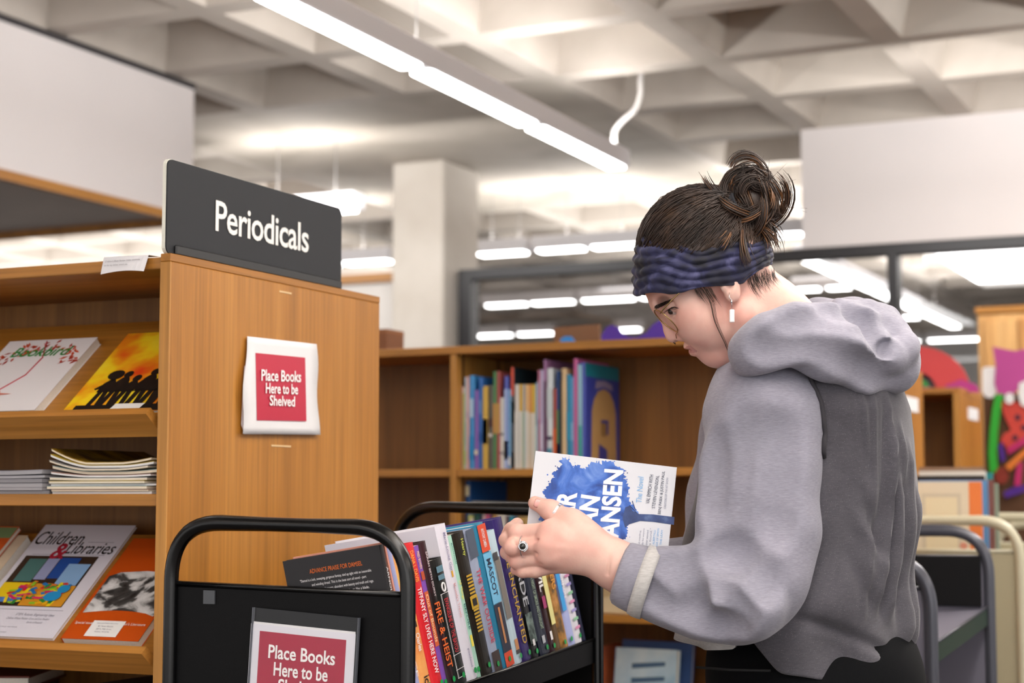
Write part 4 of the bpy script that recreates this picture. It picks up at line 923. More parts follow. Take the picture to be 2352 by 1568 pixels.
SB = [(82, 132, 450, '#c59a88', [], 'dusty pink'), (148, 190, 470, '#a9b83a', [(.93, 1, '#ddd6d0')], 'lime green'), (192, 245, 340, '#b9d0e0', [(.25, .5, '#9cc3c8'), (.05, .2, '#aacf9a')], 'pale blue'),
      (258, 298, 340, '#dfb3b0', [(.55, .62, '#c7a0b0')], 'blush pink'), (300, 360, 322, '#3f8fcc', [(.55, .75, '#a9c4dc'), (.1, .35, '#1c84c4')], 'sky blue'), (364, 410, 500, '#8a63b4', [(.18, .24, '#ddd2b8')], 'lilac'),
      (412, 460, 345, '#2f68b4', [(.6, .75, '#5f86c0'), (.3, .4, '#15539a')], 'royal blue'), (466, 525, 450, '#d2ae52', [(.0, .98, '#d0ac50'), (.3, .6, '#d0912c')], 'golden yellow'), (530, 585, 440, '#5a564e', [(.38, .42, '#cfc7c0'), (.5, .6, '#51342f')], 'dark grey'),
      (586, 625, 275, '#4f8654', [(.36, .67, '#c7934f')], 'green and tan'), (628, 668, 272, '#a5524e', [(.36, .67, '#c99a55')], 'brick red'), (668, 720, 590, '#d5d1cb', [(.47, .5, '#6a6468'), (.2, .24, '#8a8488')], 'short white'),
      (714, 766, 330, '#5a63b8', [(.0, .86, '#9fb2dc'), (.1, .3, '#7a83c8')], 'indigo topped'), (766, 802, 490, '#7fb2dc', [(.04, .15, '#d5dbe2')], 'light blue'), (792, 840, 225, '#10242c', [(.72, 1, '#d1553f'), (.0, .72, '#4a505a'), (.45, .66, '#8a7a35'), (.0, .16, '#e06a28')], 'red topped'),
      (845, 895, 430, '#d5cfc8', [(.0, .68, '#d8d6d0')], 'white'), (898, 940, 430, '#cfa63f', [(.0, .68, '#d6d5cd')], 'mustard topped white'), (940, 968, 430, '#a9adb0', [(.0, .68, '#9fbcb0')], 'grey topped mint'), (970, 1015, 430, '#d8b07a', [(.0, .68, '#d9d6ce')], 'peach topped white'),
      (1015, 1050, 430, '#d0904a', [(.0, .66, '#d2c8b4')], 'orange topped cream'), (1052, 1090, 430, '#cfae3f', [(.0, .66, '#dcdad2')], 'yellow topped white'), (1092, 1120, 410, '#8fb2c8', [(.1, .5, '#b5cfd8')], 'thin powder blue'), (1122, 1150, 260, '#b0657f', [(.5, .9, '#c292a4')], 'rose'),
      (1150, 1190, 255, '#b4aac8', [(.2, .45, '#c9c2d8')], 'pale lavender'), (1192, 1225, 130, '#a373a0', [(.0, .8, '#5a3550')], 'mauve'), (1232, 1300, 235, '#cbd2d6', [(.05, .2, '#4f8fa8'), (.28, .32, '#4a4258'), (.5, .8, '#bfc9cc')], 'grey white'), (1305, 1345, 480, '#a5473a', [(.0, .5, '#d9622f')], 'rust orange'),
      (1346, 1378, 270, '#16407a', [(.0, .6, '#4f7a4a'), (.1, .25, '#c96a34')], 'navy and green'), (1380, 1405, 380, '#15171a', [], 'black'), (1408, 1465, 235, '#d2b58a', [], 'buff'), (1468, 1520, 310, '#1c84ac', [(.3, .6, '#2b93b8')], 'cyan'),
      (1520, 1552, 340, '#5f95c4', [(.3, .5, '#8fb2d8')], 'cornflower blue'), (1550, 1598, 120, '#c9649a', [], 'bright pink')]
for k, (a, b, yt, hc, bands, nm_) in enumerate(SB):
    a2 = max(a, 152) if k else 150
    if k == 0: a, b = 150, 158
    if k == 1: a, b = 160, 190
    shelf_book('%s picture book on the upper shelf behind her' % nm_, bx(a), bx(b), by(yt), 1.214, hc, bands, g1, dp=.21 if k % 3 else .19)
# large face-out picture book at the end of the row, turned towards us
pa, pb = Vector((max(on_y(bx(1602), 900, 3.975).x, LASTX[g1]), 3.975, 0)), on_y(bx(1965), 900, 4.0)
hL2 = on_y(bx(1700), by(170), 3.975).z - 1.214
M = Matrix(((0, 1, 0, pa.x + .0015), (-1, 0, 0, 3.975), (0, 0, 1, 1.2148), (0, 0, 0, 1)))
o = book('picture_book', 'large blue and teal picture book showing a tan tower on its cover', M, .020, .225, hL2, C('pb_cobalt', '#2f3f9c', .4), group=g1)
def cov(name, m, pts, e): return mesh_obj(name, [(-x, .020 + e, z) for x, z in pts], [list(range(len(pts)))], m, o)
hh = hL2
cov('printed_sky', C('pb_teal', '#0f7f92', .4), [(0, hh * .87), (0, hh), (.224, hh), (.224, hh * .87)], .0003)
TAN = C('pb_tan', '#b7935f', .45)
cov('printed_tower', TAN, [(.035, 0), (.205, 0), (.2, hh * .55), (.185, hh * .66), (.16, hh * .74), (.12, hh * .77), (.08, hh * .74), (.055, hh * .66), (.04, hh * .55)][::-1], .0003)
cov('printed_door', C('pb_cobalt2', '#343a8c', .4), [(.08, 0), (.145, 0), (.14, hh * .18), (.085, hh * .24)][::-1], .0006)
cov('printed_window', C('pb_cobalt2', '#343a8c', .4), [(.1, hh * .33), (.15, hh * .33), (.15, hh * .47), (.1, hh * .47)][::-1], .0006)
cov('printed_window_light', C('pb_brown', '#8a6a3c', .4), [(.1, hh * .31), (.135, hh * .31), (.135, hh * .44), (.1, hh * .44)][::-1], .0009)
cov('printed_cloud', C('pb_mauve', '#8f86a8', .4), [(.06, hh * .76), (.12, hh * .79), (.18, hh * .76), (.175, hh * .82), (.13, hh * .85), (.07, hh * .84)][::-1], .0005)
spine_patch(o, C('pb_skyspine', '#8fb6c8', .4), .02, hh, 0, .98, .0, .6); spine_patch(o, C('pb_aqua', '#2f9a92', .4), .02, hh, .1, .4, .1, .5, .0009)
# ---- middle shelf row (seen between the cart handles)
g2 = 'picture books on the middle shelf behind her'
MS = [(1067, 1077, 1182, '#d2d67a', 'lemon'), (1078, 1086, 1190, '#dcd6cc', 'small white'), (1087, 1092, 1182, '#2b4a44', 'dark green'), (1093, 1099, 1180, '#1f5a4c', 'emerald'), (1100, 1107, 1182, '#24304a', 'navy'), (1108, 1113, 1181, '#d7b8b4', 'shell pink'), (1114, 1124, 1181, '#c0567c', 'rose pink'),
      (1125, 1129, 1181, '#4a2f62', 'violet'), (1130, 1140, 1182, '#c0934a', 'ochre'), (1141, 1150, 1180, '#d8cdb8', 'ivory'), (1151, 1160, 1179, '#d6d2c8', 'off white'), (1161, 1167, 1184, '#6a4a50', 'dark mauve'), (1168, 1179, 1184, '#2f8aa4', 'turquoise'), (1180, 1187, 1185, '#3c3450', 'dusk purple'), (1188, 1203, 1186, '#b58f4c', 'honey'), (1204, 1216, 1186, '#c9a96a', 'sandy')]
for a, b, yt, hc, nm_ in MS: shelf_book('%s book in the row seen between the cart handles' % nm_, a, b, yt, .86, hc, [(.2, .5, hc)], g2, Yf=3.985)
M = Matrix.Translation((BXM + .014, 4.07, .8612)) @ Matrix.Rotation(R_(176), 4, 'Z')
o = book('picture_book', 'oversized dark blue picture book, its white label at top of spine', Matrix(((0, 1, 0, BXM + .0105), (-1, 0, 0, 4.0), (0, 0, 1, .8608), (0, 0, 0, 1))), .014, .22, .325, C('pb_deepblue', '#114a86', .45))
spine_patch(o, C('pb_label', '#d9d2b0', .5), .014, .325, .88, .96, .1, .9)
o = thing('binder', 'flat grey and white folder lying across the row on the middle shelf', 'folder', (on_y(1150, 1190, 4.05).x + .03, 4.11, 1.108), (0, R_(2), 0))
MB().box((-.1, -.1, 0), (.1, .1, .018), bev=.002).build('boards', C('folder_grey', '#9a9c98', .5), o); MB().box((-.1005, -.1005, .0182), (.1005, .1005, .022), bev=.001).build('lid', C('folder_pale', '#b9bab4', .5), o)
# face-out books seen under the forearm
def face_out(name, label, px, py, Y, zb, wdt, hgt, th, cover, lean, yaw, group=None):
    p = on_y(px, py, Y)
    M = Matrix.Translation((p.x, Y, zb + th * math.sin(R_(lean)))) @ Matrix.Rotation(R_(yaw), 4, 'Z') @ Matrix.Rotation(R_(-lean), 4, 'X')
    o = thing(name, label, 'book', group=group); o.matrix_world = M
    MB().box((.002, .0015, .002), (wdt - .003, th - .0015, hgt - .002)).build('pages', PAGE_W, o)
    MB().box((0, 0, 0), (wdt, .0014, hgt)).box((0, th - .0014, 0), (wdt, th, hgt)).box((-.0012, 0, 0), (.0008, th, hgt)).build('cover', cover, o)
    return o
def fp(o, name, m, pts, e=-.0004): return mesh_obj(name, [(x, e, z) for x, z in pts], [list(range(len(pts)))], m, o)
o = face_out('picture_book', 'cream picture book with dark round creature on cover, just past the cart end', 1372, 1400, 3.99, .861, .13, .2, .012, C('fo_cream', '#b39a72', .5), 6, -8)
fp(o, 'printed_creature', C('fo_dark', '#4a3a2a', .5), circ(.04, .11, .03, .04)[::1]); fp(o, 'printed_sun', C('fo_amber', '#c07a1c', .5), circ(.03, .18, .03, .018)); fp(o, 'printed_ground', C('fo_pale', '#cbb995', .5), [(0, 0), (.13, 0), (.13, .05), (0, .035)])
o = face_out('picture_book', 'navy picture book partly hidden behind the pale blue one, low shelf', 1412, 1560, 4.07, .501, .2, .29, .012, C('fo_navy', '#3f5a8f', .5), 8, -10)
o = face_out('picture_book', 'pale blue and white picture book with lettering on its cover, low shelf under her forearm', 1400, 1568, 4.0, .501, .165, .275, .02, ramp_mat('fo_paleblue', [(.3, '#8fb4cc'), (.6, '#c6d6dc'), (.8, '#dfe4e2')], (1, 1, 1), 3, 9, .45), 8, -6)
for k in range(3): fp(o, 'printed_lines', C('fo_ink', '#46627e', .5), [(.045, .225 - .035 * k), (.135, .235 - .035 * k), (.135, .245 - .035 * k), (.045, .238 - .035 * k)])
fp(o, 'printed_animal', C('fo_tan', '#b08a5a', .5), circ(.12, .05, .04, .05)); fp(o, 'printed_spot', C('fo_red', '#b5403a', .5), circ(.06, .075, .02, .012))
spn = MB().box((-.0024, .0005, .001), (-.0013, .0195, .274)).build('spine', C('fo_blue', '#2f78b8', .5), o)
shelf_book('orange and green spined book, low shelf beside the cart end', 1350, 1363, 1490, .50, '#c9683f', [(.5, 1, '#2f7a72')], None, Yf=3.97)
# ---- painted cutouts and a carton on top of the low bookcase
def cutout(name, label, pts, Y, th, m, parent=None, cat='painted cutout', e=0):
    P = [on_y(px, py, Y) for px, py in pts]
    if parent is None:
        c = Vector((sum(p.x for p in P) / len(P), Y, min(p.z for p in P)))
        o = thing(name, label, cat, c); pn = 'board'
    else: o = parent; pn = name
    m_ = MB().prism([Vector((p.x, Y - e, p.z)) for p in P], (0, th, 0))
    m_.build(pn, m, o, M=Matrix.Translation(-o.location))
    return o
YC = 4.42
zt_py = lambda px: (lambda p: p)(None)
def topy(px, Y, z=BT):  # picture row of height z at column px on plane Y
    p = on_y(px, 700, Y); d = p - CAMP; k = Vector((p.x, Y, z)) - CAMP
    return 784 - F_PX * k.dot(VU) / k.dot(VF)
PUR = C('paint_purple', '#4a2a9c', .6)
by0 = topy(1450, YC)
cutout('painted_cutout', 'purple scalloped painted cutout standing on the low bookcase', [(1378, by0), (1382, 768), (1392, 752), (1405, 746), (1416, 750), (1426, 764), (1440, 772), (1462, 774), (1484, 764), (1498, 746), (1514, 735), (1528, 735), (1532, by0)], YC, .012, PUR)
cutout('painted_cutout', 'bright blue rounded painted cutout on the low bookcase', [(1286, topy(1300, YC + .03)), (1287, 779), (1297, 772), (1309, 772), (1317, 781), (1318, topy(1300, YC + .03))], YC + .03, .012, C('paint_azure', '#2a86d8', .6))
cutout('carton', 'brown cardboard sheet standing at the back of the low bookcase', [(1272, topy(1320, YC + .07)), (1272, 752), (1376, 744), (1376, topy(1320, YC + .07))], YC + .07, .012, C('cardboard', '#7d5a40', .8), cat='carton')
a = on_y(870, 757, 4.3); t = thing('box', 'small brown box on the low bookcase next to the tall one', 'box', (on_y(870, 780, 4.3).x, 4.34, BT))
MB().box((-.06, -.05, .0005), (on_y(893, 780, 4.3).x - t.location.x, .05, a.z - BT), bev=.002).build('carton', C('box_brown', '#7a4f33', .7), t)
MB().box((-.0605, -.0505, a.z - BT - .012), (on_y(893, 780, 4.3).x - t.location.x + .0005, .0505, a.z - BT + .001), bev=.002).build('lid', C('box_brown2', '#8a5b3a', .7), t)

# ---------------------------------------------------------------- right side: end bookcases, artwork, carts
def case(label, x0, x1, y0, y1, top, lab=None, labpt=None):
    t = thing('bookcase', label, 'bookcase', ((x0 + x1) / 2, (y0 + y1) / 2, 0)); M = loc(None, t)
    for x in (x0, x1 - .019): MB().box((x, y0, 0), (x + .019, y1, top - .0205), bev=.0015).build('side_panel', OAK_V, t, M=M)
    MB().box((x0, y0, top - .02), (x1, y1, top), bev=.0015).build('top_board', OAK_EH, t, M=M)
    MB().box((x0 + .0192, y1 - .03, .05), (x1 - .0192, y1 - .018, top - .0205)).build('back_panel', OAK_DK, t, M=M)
    for z in (.1, .42, .78): MB().box((x0 + .0192, y0 + .01, z - .019), (x1 - .0192, y1 - .0305, z), bev=.001).build('shelf', OAK_EH, t, M=M)
    if labpt:
        p = on_x(*labpt[0], x1); q = on_x(*labpt[1], x1)
        MB().box((x1 + .0003, p.y, q.z), (x1 + .0025, q.y, p.z)).build('label_holder', PAPER, t, M=M)
    return t
bA = case('oak bookcase end with white label card, half hidden by her hood', -2.0, -1.2, 5.33, 5.74, 1.55, labpt=((2076, 908), (2108, 948)))
pB = on_y(2205, 950, 6.19)
bB = case('empty oak bookcase with red arch cutout on top', -2.0, pB.x, 6.19, 6.62, 1.527, labpt=((2223, 934), (2246, 967)))
MB().box((pB.x - .022, 6.186, 0), (pB.x + .0004, 6.1895, 1.506)).build('face_stile', OAK_E, bB, M=loc(None, bB))
YA = 6.4
def half(cx, cy, r0, r1, n=18, a0=0, a1=180, sy=1.0): 
    o_ = [(cx + r1 * math.cos(R_(a0 + (a1 - a0) * k / n)), cy - sy * r1 * math.sin(R_(a0 + (a1 - a0) * k / n))) for k in range(n + 1)]
    if r0 > 0: o_ += [(cx + r0 * math.cos(R_(a1 - (a1 - a0) * k / n)), cy - sy * r0 * math.sin(R_(a1 - (a1 - a0) * k / n))) for k in range(n + 1)]
    return o_
yb_ = topy(2105, YA, 1.527)
RED_P = C('paint_red', '#d04a4e', .6)
arch = cutout('painted_arch', 'red painted arch with dark and green inner rings on the empty bookcase', half(2105, yb_, 46, 122, sy=.86), YA, .014, RED_P, cat='painted cutout')
cutout('dark_ring', None, half(2105, yb_, 32, 46, sy=1.0), YA, .014, C('paint_dark', '#3a3036', .7), arch)
cutout('green_disc', None, half(2105, yb_, 0, 32, sy=1.0), YA, .012, C('paint_green', '#2f9a4c', .6), arch)
cutout('magenta_bar', None, [(2075, yb_), (2145, yb_), (2142, yb_ - 10), (2078, yb_ - 12)], YA, .004, C('paint_magenta', '#b83a8c', .6), arch, e=.006)
cutout('painted_cutout', 'magenta wavy painted cutout along the foot of the red arch', [(2168, yb_ + 1), (2172, 884), (2190, 878), (2206, 871), (2222, 876), (2240, 882), (2250, yb_ + 1)], YA - .05, .01, C('paint_magenta', '#b83a8c', .6))
# tall cabinet
YT = 7.9
ca = on_y(2245, 706, YT); t = thing('cabinet', 'tall light oak cabinet at right edge behind the butterfly artwork', 'cabinet', (ca.x + .45, YT + .2, 0)); M = loc(None, t)
OAK_L = oak('oak_pale', 2, '#b9864c', '#c79558', '#d2a468', .5)
MB().box((ca.x, YT, .06), (ca.x + .9, YT + .45, ca.z - .03), bev=.003).build('carcass', OAK_L, t, M=M)
MB().box((ca.x - .01, YT - .012, ca.z - .0295), (ca.x + .91, YT + .45, ca.z), bev=.003).build('cornice', OAK_EH, t, M=M)
MB().box((ca.x + .03, YT - .0155, .1), (ca.x + .17, YT - .0005, ca.z - .06), bev=.003).build('door', OAK_L, t, M=M)
MB().box((ca.x + .18, YT - .0155, .1), (ca.x + .86, YT - .0005, ca.z - .06), bev=.003).build('door', oak('oak_warm', 2, '#a5703a', '#b37d42', '#bf8c50', .5), t, M=M)
MB().box((ca.x + .05, YT - .0005, 0), (ca.x + .85, YT + .4, .0595)).build('plinth', OAK_L, t, M=M)
# butterfly artwork on a brown board
YW = 6.95
p0, p1 = on_y(2256, 905, YW), on_y(2352, 1200, YW)
t = thing('painted_artwork', 'brown board with painted butterfly, green stalk and coloured strips', 'artwork', (p0.x + .3, YW, 0)); M = loc(None, t)
MB().box((p0.x, YW + .012, .1), (p0.x + .7, YW + .03, p0.z), bev=.002).build('board', C('board_brown', '#5a3b24', .8), t, M=M)
for x in (p0.x + .04, p0.x + .62): MB().box((x, YW + .0305, 0), (x + .05, YW + .06, p0.z - .1)).build('leg', C('board_brown2', '#4a3020', .8), t, M=M)
cutout('pink_wing', None, [(2280, 796), (2300, 800), (2330, 806), (2362, 800), (2362, 872), (2330, 902), (2312, 910), (2292, 906), (2284, 880), (2287, 840)], YW, .011, C('paint_pink', '#c04c9a', .6), t)
cutout('red_wing', None, [(2298, 922), (2320, 920), (2362, 930), (2362, 1010), (2330, 1030), (2314, 1030), (2298, 1012), (2306, 996), (2322, 988), (2306, 952)], YW, .010, C('paint_red2', '#cf4438', .6), t, e=.002)
for x, y in ((2338, 958), (2332, 1005), (2352, 982)): cutout('spot', None, circ(x, y, 6.5, 6.5, 12), YW, .003, C('paint_spot', '#3a1c3a', .6), t, e=.0055)
st = [(2297, 905), (2290, 940), (2284, 990), (2281, 1040), (2284, 1085)]
cutout('green_stalk', None, [(x - 10, y) for x, y in st] + [(x + 9, y) for x, y in st[::-1]], YW, .004, C('paint_green2', '#2fae32', .6), t, e=.008)
cutout('purple_strip', None, [(2294, 1022), (2304, 1016), (2311, 1055), (2300, 1062)], YW, .004, C('paint_violet', '#4c1f8a', .6), t, e=.014)
cutout('magenta_strip', None, [(2314, 1030), (2360, 1000), (2362, 1016), (2318, 1044)], YW, .004, C('paint_crimson', '#c0246a', .6), t, e=.018)
cutout('orange_strip', None, [(2310, 1070), (2362, 1024), (2364, 1040), (2322, 1082)], YW, .004, C('paint_orange', '#dd7a2a', .6), t, e=.023)
cutout('magenta_strip', None, [(2338, 1062), (2350, 1060), (2346, 1115), (2330, 1115)], YW, .004, C('paint_crimson', '#c0246a', .6), t, e=.014)
cutout('purple_strip', None, [(2306, 1130), (2330, 1118), (2360, 1112), (2358, 1128), (2312, 1144)], YW, .004, C('paint_violet', '#4c1f8a', .6), t, e=.019)
cutout('red_blob', None, circ(2302, 1092, 16, 20, 14), YW, .004, C('paint_darkred', '#8c2f20', .6), t, e=.012)
GAP_W = C('bright_gap_white', '#f4f4f6', .6)  # bright light through gaps in the artwork, painted as white shapes
cutout('bright_gap', None, [(2256, 846), (2264, 842), (2284, 842), (2288, 848), (2288, 902), (2278, 914), (2264, 912), (2256, 900)], YW + .005, .007, GAP_W, t)
cutout('bright_gap', None, circ(2320, 915, 11, 13, 14), YW, .004, GAP_W, t, e=.015)
cutout('bright_gap', None, [(2342, 880), (2362, 872), (2362, 938), (2346, 930), (2340, 908)], YW, .004, GAP_W, t, e=.012)
# ---- grey cart and beige carts
GM = mat('cart_grey_enamel', '#4b4c55', .3, .3); GS = mat('cart_grey_sheet', '#6d6b78', .45); GD = mat('cart_dark_sheet', '#08080a', .55, spec=.2)
def tilt2(yc, a=.03): return lambda v: Vector((v[0], v[1], v[2] + max(0, min(1, (v[2] - .12) / .5)) * a * (v[1] - yc)))
gc = cart('grey steel book cart with empty sloping shelf behind her hip', -1.10, -.70, 3.38, 4.01, 1.061, GM, GS, (.876,), R_(5), tilt2(3.695, .065), r=.013, corner=.10, ptop=.990, edge=C('edge_green', '#0a2616', .5))
MB().box((-1.085, 3.992, .9), (-.715, 4.001, 1.012), bev=.001).build('inner_panel', GD, gc, M=Matrix.Translation(-gc.location))
BG = mat('cart_beige_enamel', '#b9b49c', .35); BS = mat('cart_beige_sheet', '#a29b80', .5)
bc = cart('beige steel book cart loaded with picture books', -1.14, -.70, 4.45, 5.2, 1.098, BG, BS, (.9, .5), 0, tilt2(4.8, .0), r=.0125, corner=.1, ptop=1.01)
cart('beige steel book cart at right frame edge', -.93, -.50, 5.45, 6.2, 1.075, BG, BS, (.9, .5), 0, None, r=.0125, corner=.1, ptop=.99)
nq = on_y(2338, 1335, 5.447); nr = on_y(2400, 1264, 5.447); t = thing('notice', 'white paper notice on the end of the beige cart at right edge', 'paper', (nq.x + .09, 5.45, nr.z - .055))
MB().box((-.09, -.0045, -.10), (.05, -.0028, .055)).build('sheet', PAPER, t); MB().box((-.08, -.0052, .02), (.04, -.0046, .035)).build('printed_band', C('print_grey', '#9a98a4', .6), t)
g3 = 'picture books standing on the beige cart'
def face(label, pxl, pxr, ytop, Y, zb, th, hexc, spine=None, col=None):
    a, b = on_y(pxl, ytop, Y), on_y(pxr, ytop, Y)
    o = thing('picture_book', label, 'book', (a.x, Y, zb), group=g3); w_ = b.x - a.x; h_ = a.z - zb
    MB().box((.002, .0015, .002), (w_ - .002, th - .0015, h_ - .003)).build('pages', PAGE_W, o)
    MB().box((0, 0, 0), (w_, .0015, h_)).box((0, th - .0015, 0), (w_, th, h_)).box((w_ - .0015, 0, 0), (w_ + .0006, th, h_)).build('cover', col or C('fc_' + hexc.strip('#'), hexc, .5), o)
    if spine: MB().box((w_ - .03, -.0006, .001), (w_ + .0012, th, h_ - .001)).build('spine', C('fc_' + spine.strip('#'), spine, .5), o)
    return o, w_, h_
o, w_, h_ = face('cream picture book with faint drawing and orange spine on the beige cart', 2080, 2252, 1106, 4.55, .901, .014, '#d8ccb4', '#df7a3a')
fp(o, 'printed_frame', C('fc_frame', '#c7bca6', .5), [(.04, .03), (w_ - .05, .03), (w_ - .05, h_ - .03), (.04, h_ - .03)]); fp(o, 'printed_page', C('fc_page', '#dccfae', .5), [(.05, .04), (w_ - .06, .04), (w_ - .06, h_ - .04), (.05, h_ - .04)], -.0006)
fp(o, 'printed_tree', C('fc_green', '#a5a583', .5), circ(w_ * .62, h_ * .55, .018, .01), -.0008); fp(o, 'printed_kite', C('fc_salmon', '#cf8a74', .5), circ(w_ * .76, h_ * .42, .010, .009), -.0008); fp(o, 'printed_patch', C('fc_black', '#4a3a1c', .5), circ(w_ - .016, h_ * .25, .008, .006), -.0012)
yy = 4.575
for nm_, hx_, r_px, yt, sp_ in (('sky blue', '#5f93c4', 2266, 1103, None), ('dark red', '#7d4a40', 2280, 1102, None), ('sage', '#8a9684', 2290, 1110, None)):
    face('%s spined picture book behind the cream one on the beige cart' % nm_, 2110, r_px, yt, yy, .901, .016, hx_); yy += .019
t = thing('book_end', 'black wire book support standing between books on the beige cart', 'book support', (on_y(2262, 1095, 4.68).x, 4.68, .901))
xl = on_y(2104, 1095, 4.68).x - t.location.x; zt = on_y(2200, 1092, 4.68).z - .901
MB().box((xl, 0, zt - .018), (0, .006, zt), bev=.002).box((-.014, 0, 0), (0, .006, zt - .0182), bev=.002).box((xl, 0, 0), (xl + .014, .006, zt - .0182), bev=.002).build('frame', BLACK_MET, t)
MB().box((xl, -.035, 0), (0, -.0005, .002)).build('foot', BLACK_MET, t)
yy = 4.70
for nm_, hx_, r_px, yt in (('white', '#d8d4cc', 2262, 1082), ('teal', '#1f7f86', 2278, 1086), ('tan brown', '#8f6f58', 2258, 1073)):
    face('%s picture book at the back of the beige cart row' % nm_, 2110, r_px, yt, yy + .02, .901, .016, hx_); yy += .03
# ================================================================ the person
# signed-distance modelling on a voxel grid, surface nets to mesh
def surface_nets(V, lo, h):
    nx, ny, nz = V.shape; S = V < 0
    c = [S[i:nx - 1 + i, j:ny - 1 + j, k:nz - 1 + k] for i in (0, 1) for j in (0, 1) for k in (0, 1)]
    n = sum(a.astype(np.int8) for a in c); act = (n > 0) & (n < 8)
    idx = -np.ones(act.shape, np.int32); I = np.argwhere(act); idx[act] = np.arange(len(I))
    acc = np.zeros((len(I), 3)); cnt = np.zeros(len(I))
    co = [(i, j, k) for i in (0, 1) for j in (0, 1) for k in (0, 1)]
    for a in range(8):
        for b in range(a + 1, 8):
            d = np.array(co[b]) - np.array(co[a])
            if np.abs(d).sum() != 1: continue
            va = V[I[:, 0] + co[a][0], I[:, 1] + co[a][1], I[:, 2] + co[a][2]]; vb = V[I[:, 0] + co[b][0], I[:, 1] + co[b][1], I[:, 2] + co[b][2]]
            m = (va < 0) != (vb < 0); t = np.where(m, va / np.where(m, va - vb, 1), 0)
            p = np.array(co[a])[None] + t[:, None] * d[None]
            acc += np.where(m[:, None], p, 0); cnt += m
    P = (I + acc / np.maximum(cnt, 1)[:, None]) * h + np.array(lo)[None]
    F = []
    for ax in range(3):
        sl0 = [slice(1, -1)] * 3; sl0[ax] = slice(0, -1); sl1 = list(sl0); sl1[ax] = slice(1, None)
        A, B = S[tuple(sl0)], S[tuple(sl1)]
        o1, o2 = [x for x in range(3) if x != ax]
        for flag, E in ((0, A & ~B), (1, ~A & B)):
            q = np.argwhere(E)
            if not len(q): continue
            q = q + 1; q[:, ax] -= 1
            e1 = np.zeros(3, int); e1[o1] = 1; e2 = np.zeros(3, int); e2[o2] = 1
            g = lambda r: idx[r[:, 0], r[:, 1], r[:, 2]]
            f = np.stack([g(q - e1 - e2), g(q - e2), g(q), g(q - e1)], 1)
            if (flag == 0) == (ax == 1): f = f[:, ::-1]
            F.append(f)
    F = np.concatenate(F); F = F[(F >= 0).all(1)]
    return P, F
def smooth_mesh(P, F, it=2, lam=.5):
    a = np.concatenate([F[:, 0], F[:, 1], F[:, 2], F[:, 3], F[:, 1], F[:, 2], F[:, 3], F[:, 0]]); b = np.concatenate([F[:, 1], F[:, 2], F[:, 3], F[:, 0], F[:, 0], F[:, 1], F[:, 2], F[:, 3]])
    dg = np.bincount(a, minlength=len(P))[:, None]
    for k in range(it):
        for l in (lam, -lam * 1.02):
            s = np.stack([np.bincount(a, P[b, i], len(P)) for i in range(3)], 1) / np.maximum(dg, 1); P = P + l * (s - P)
    return P
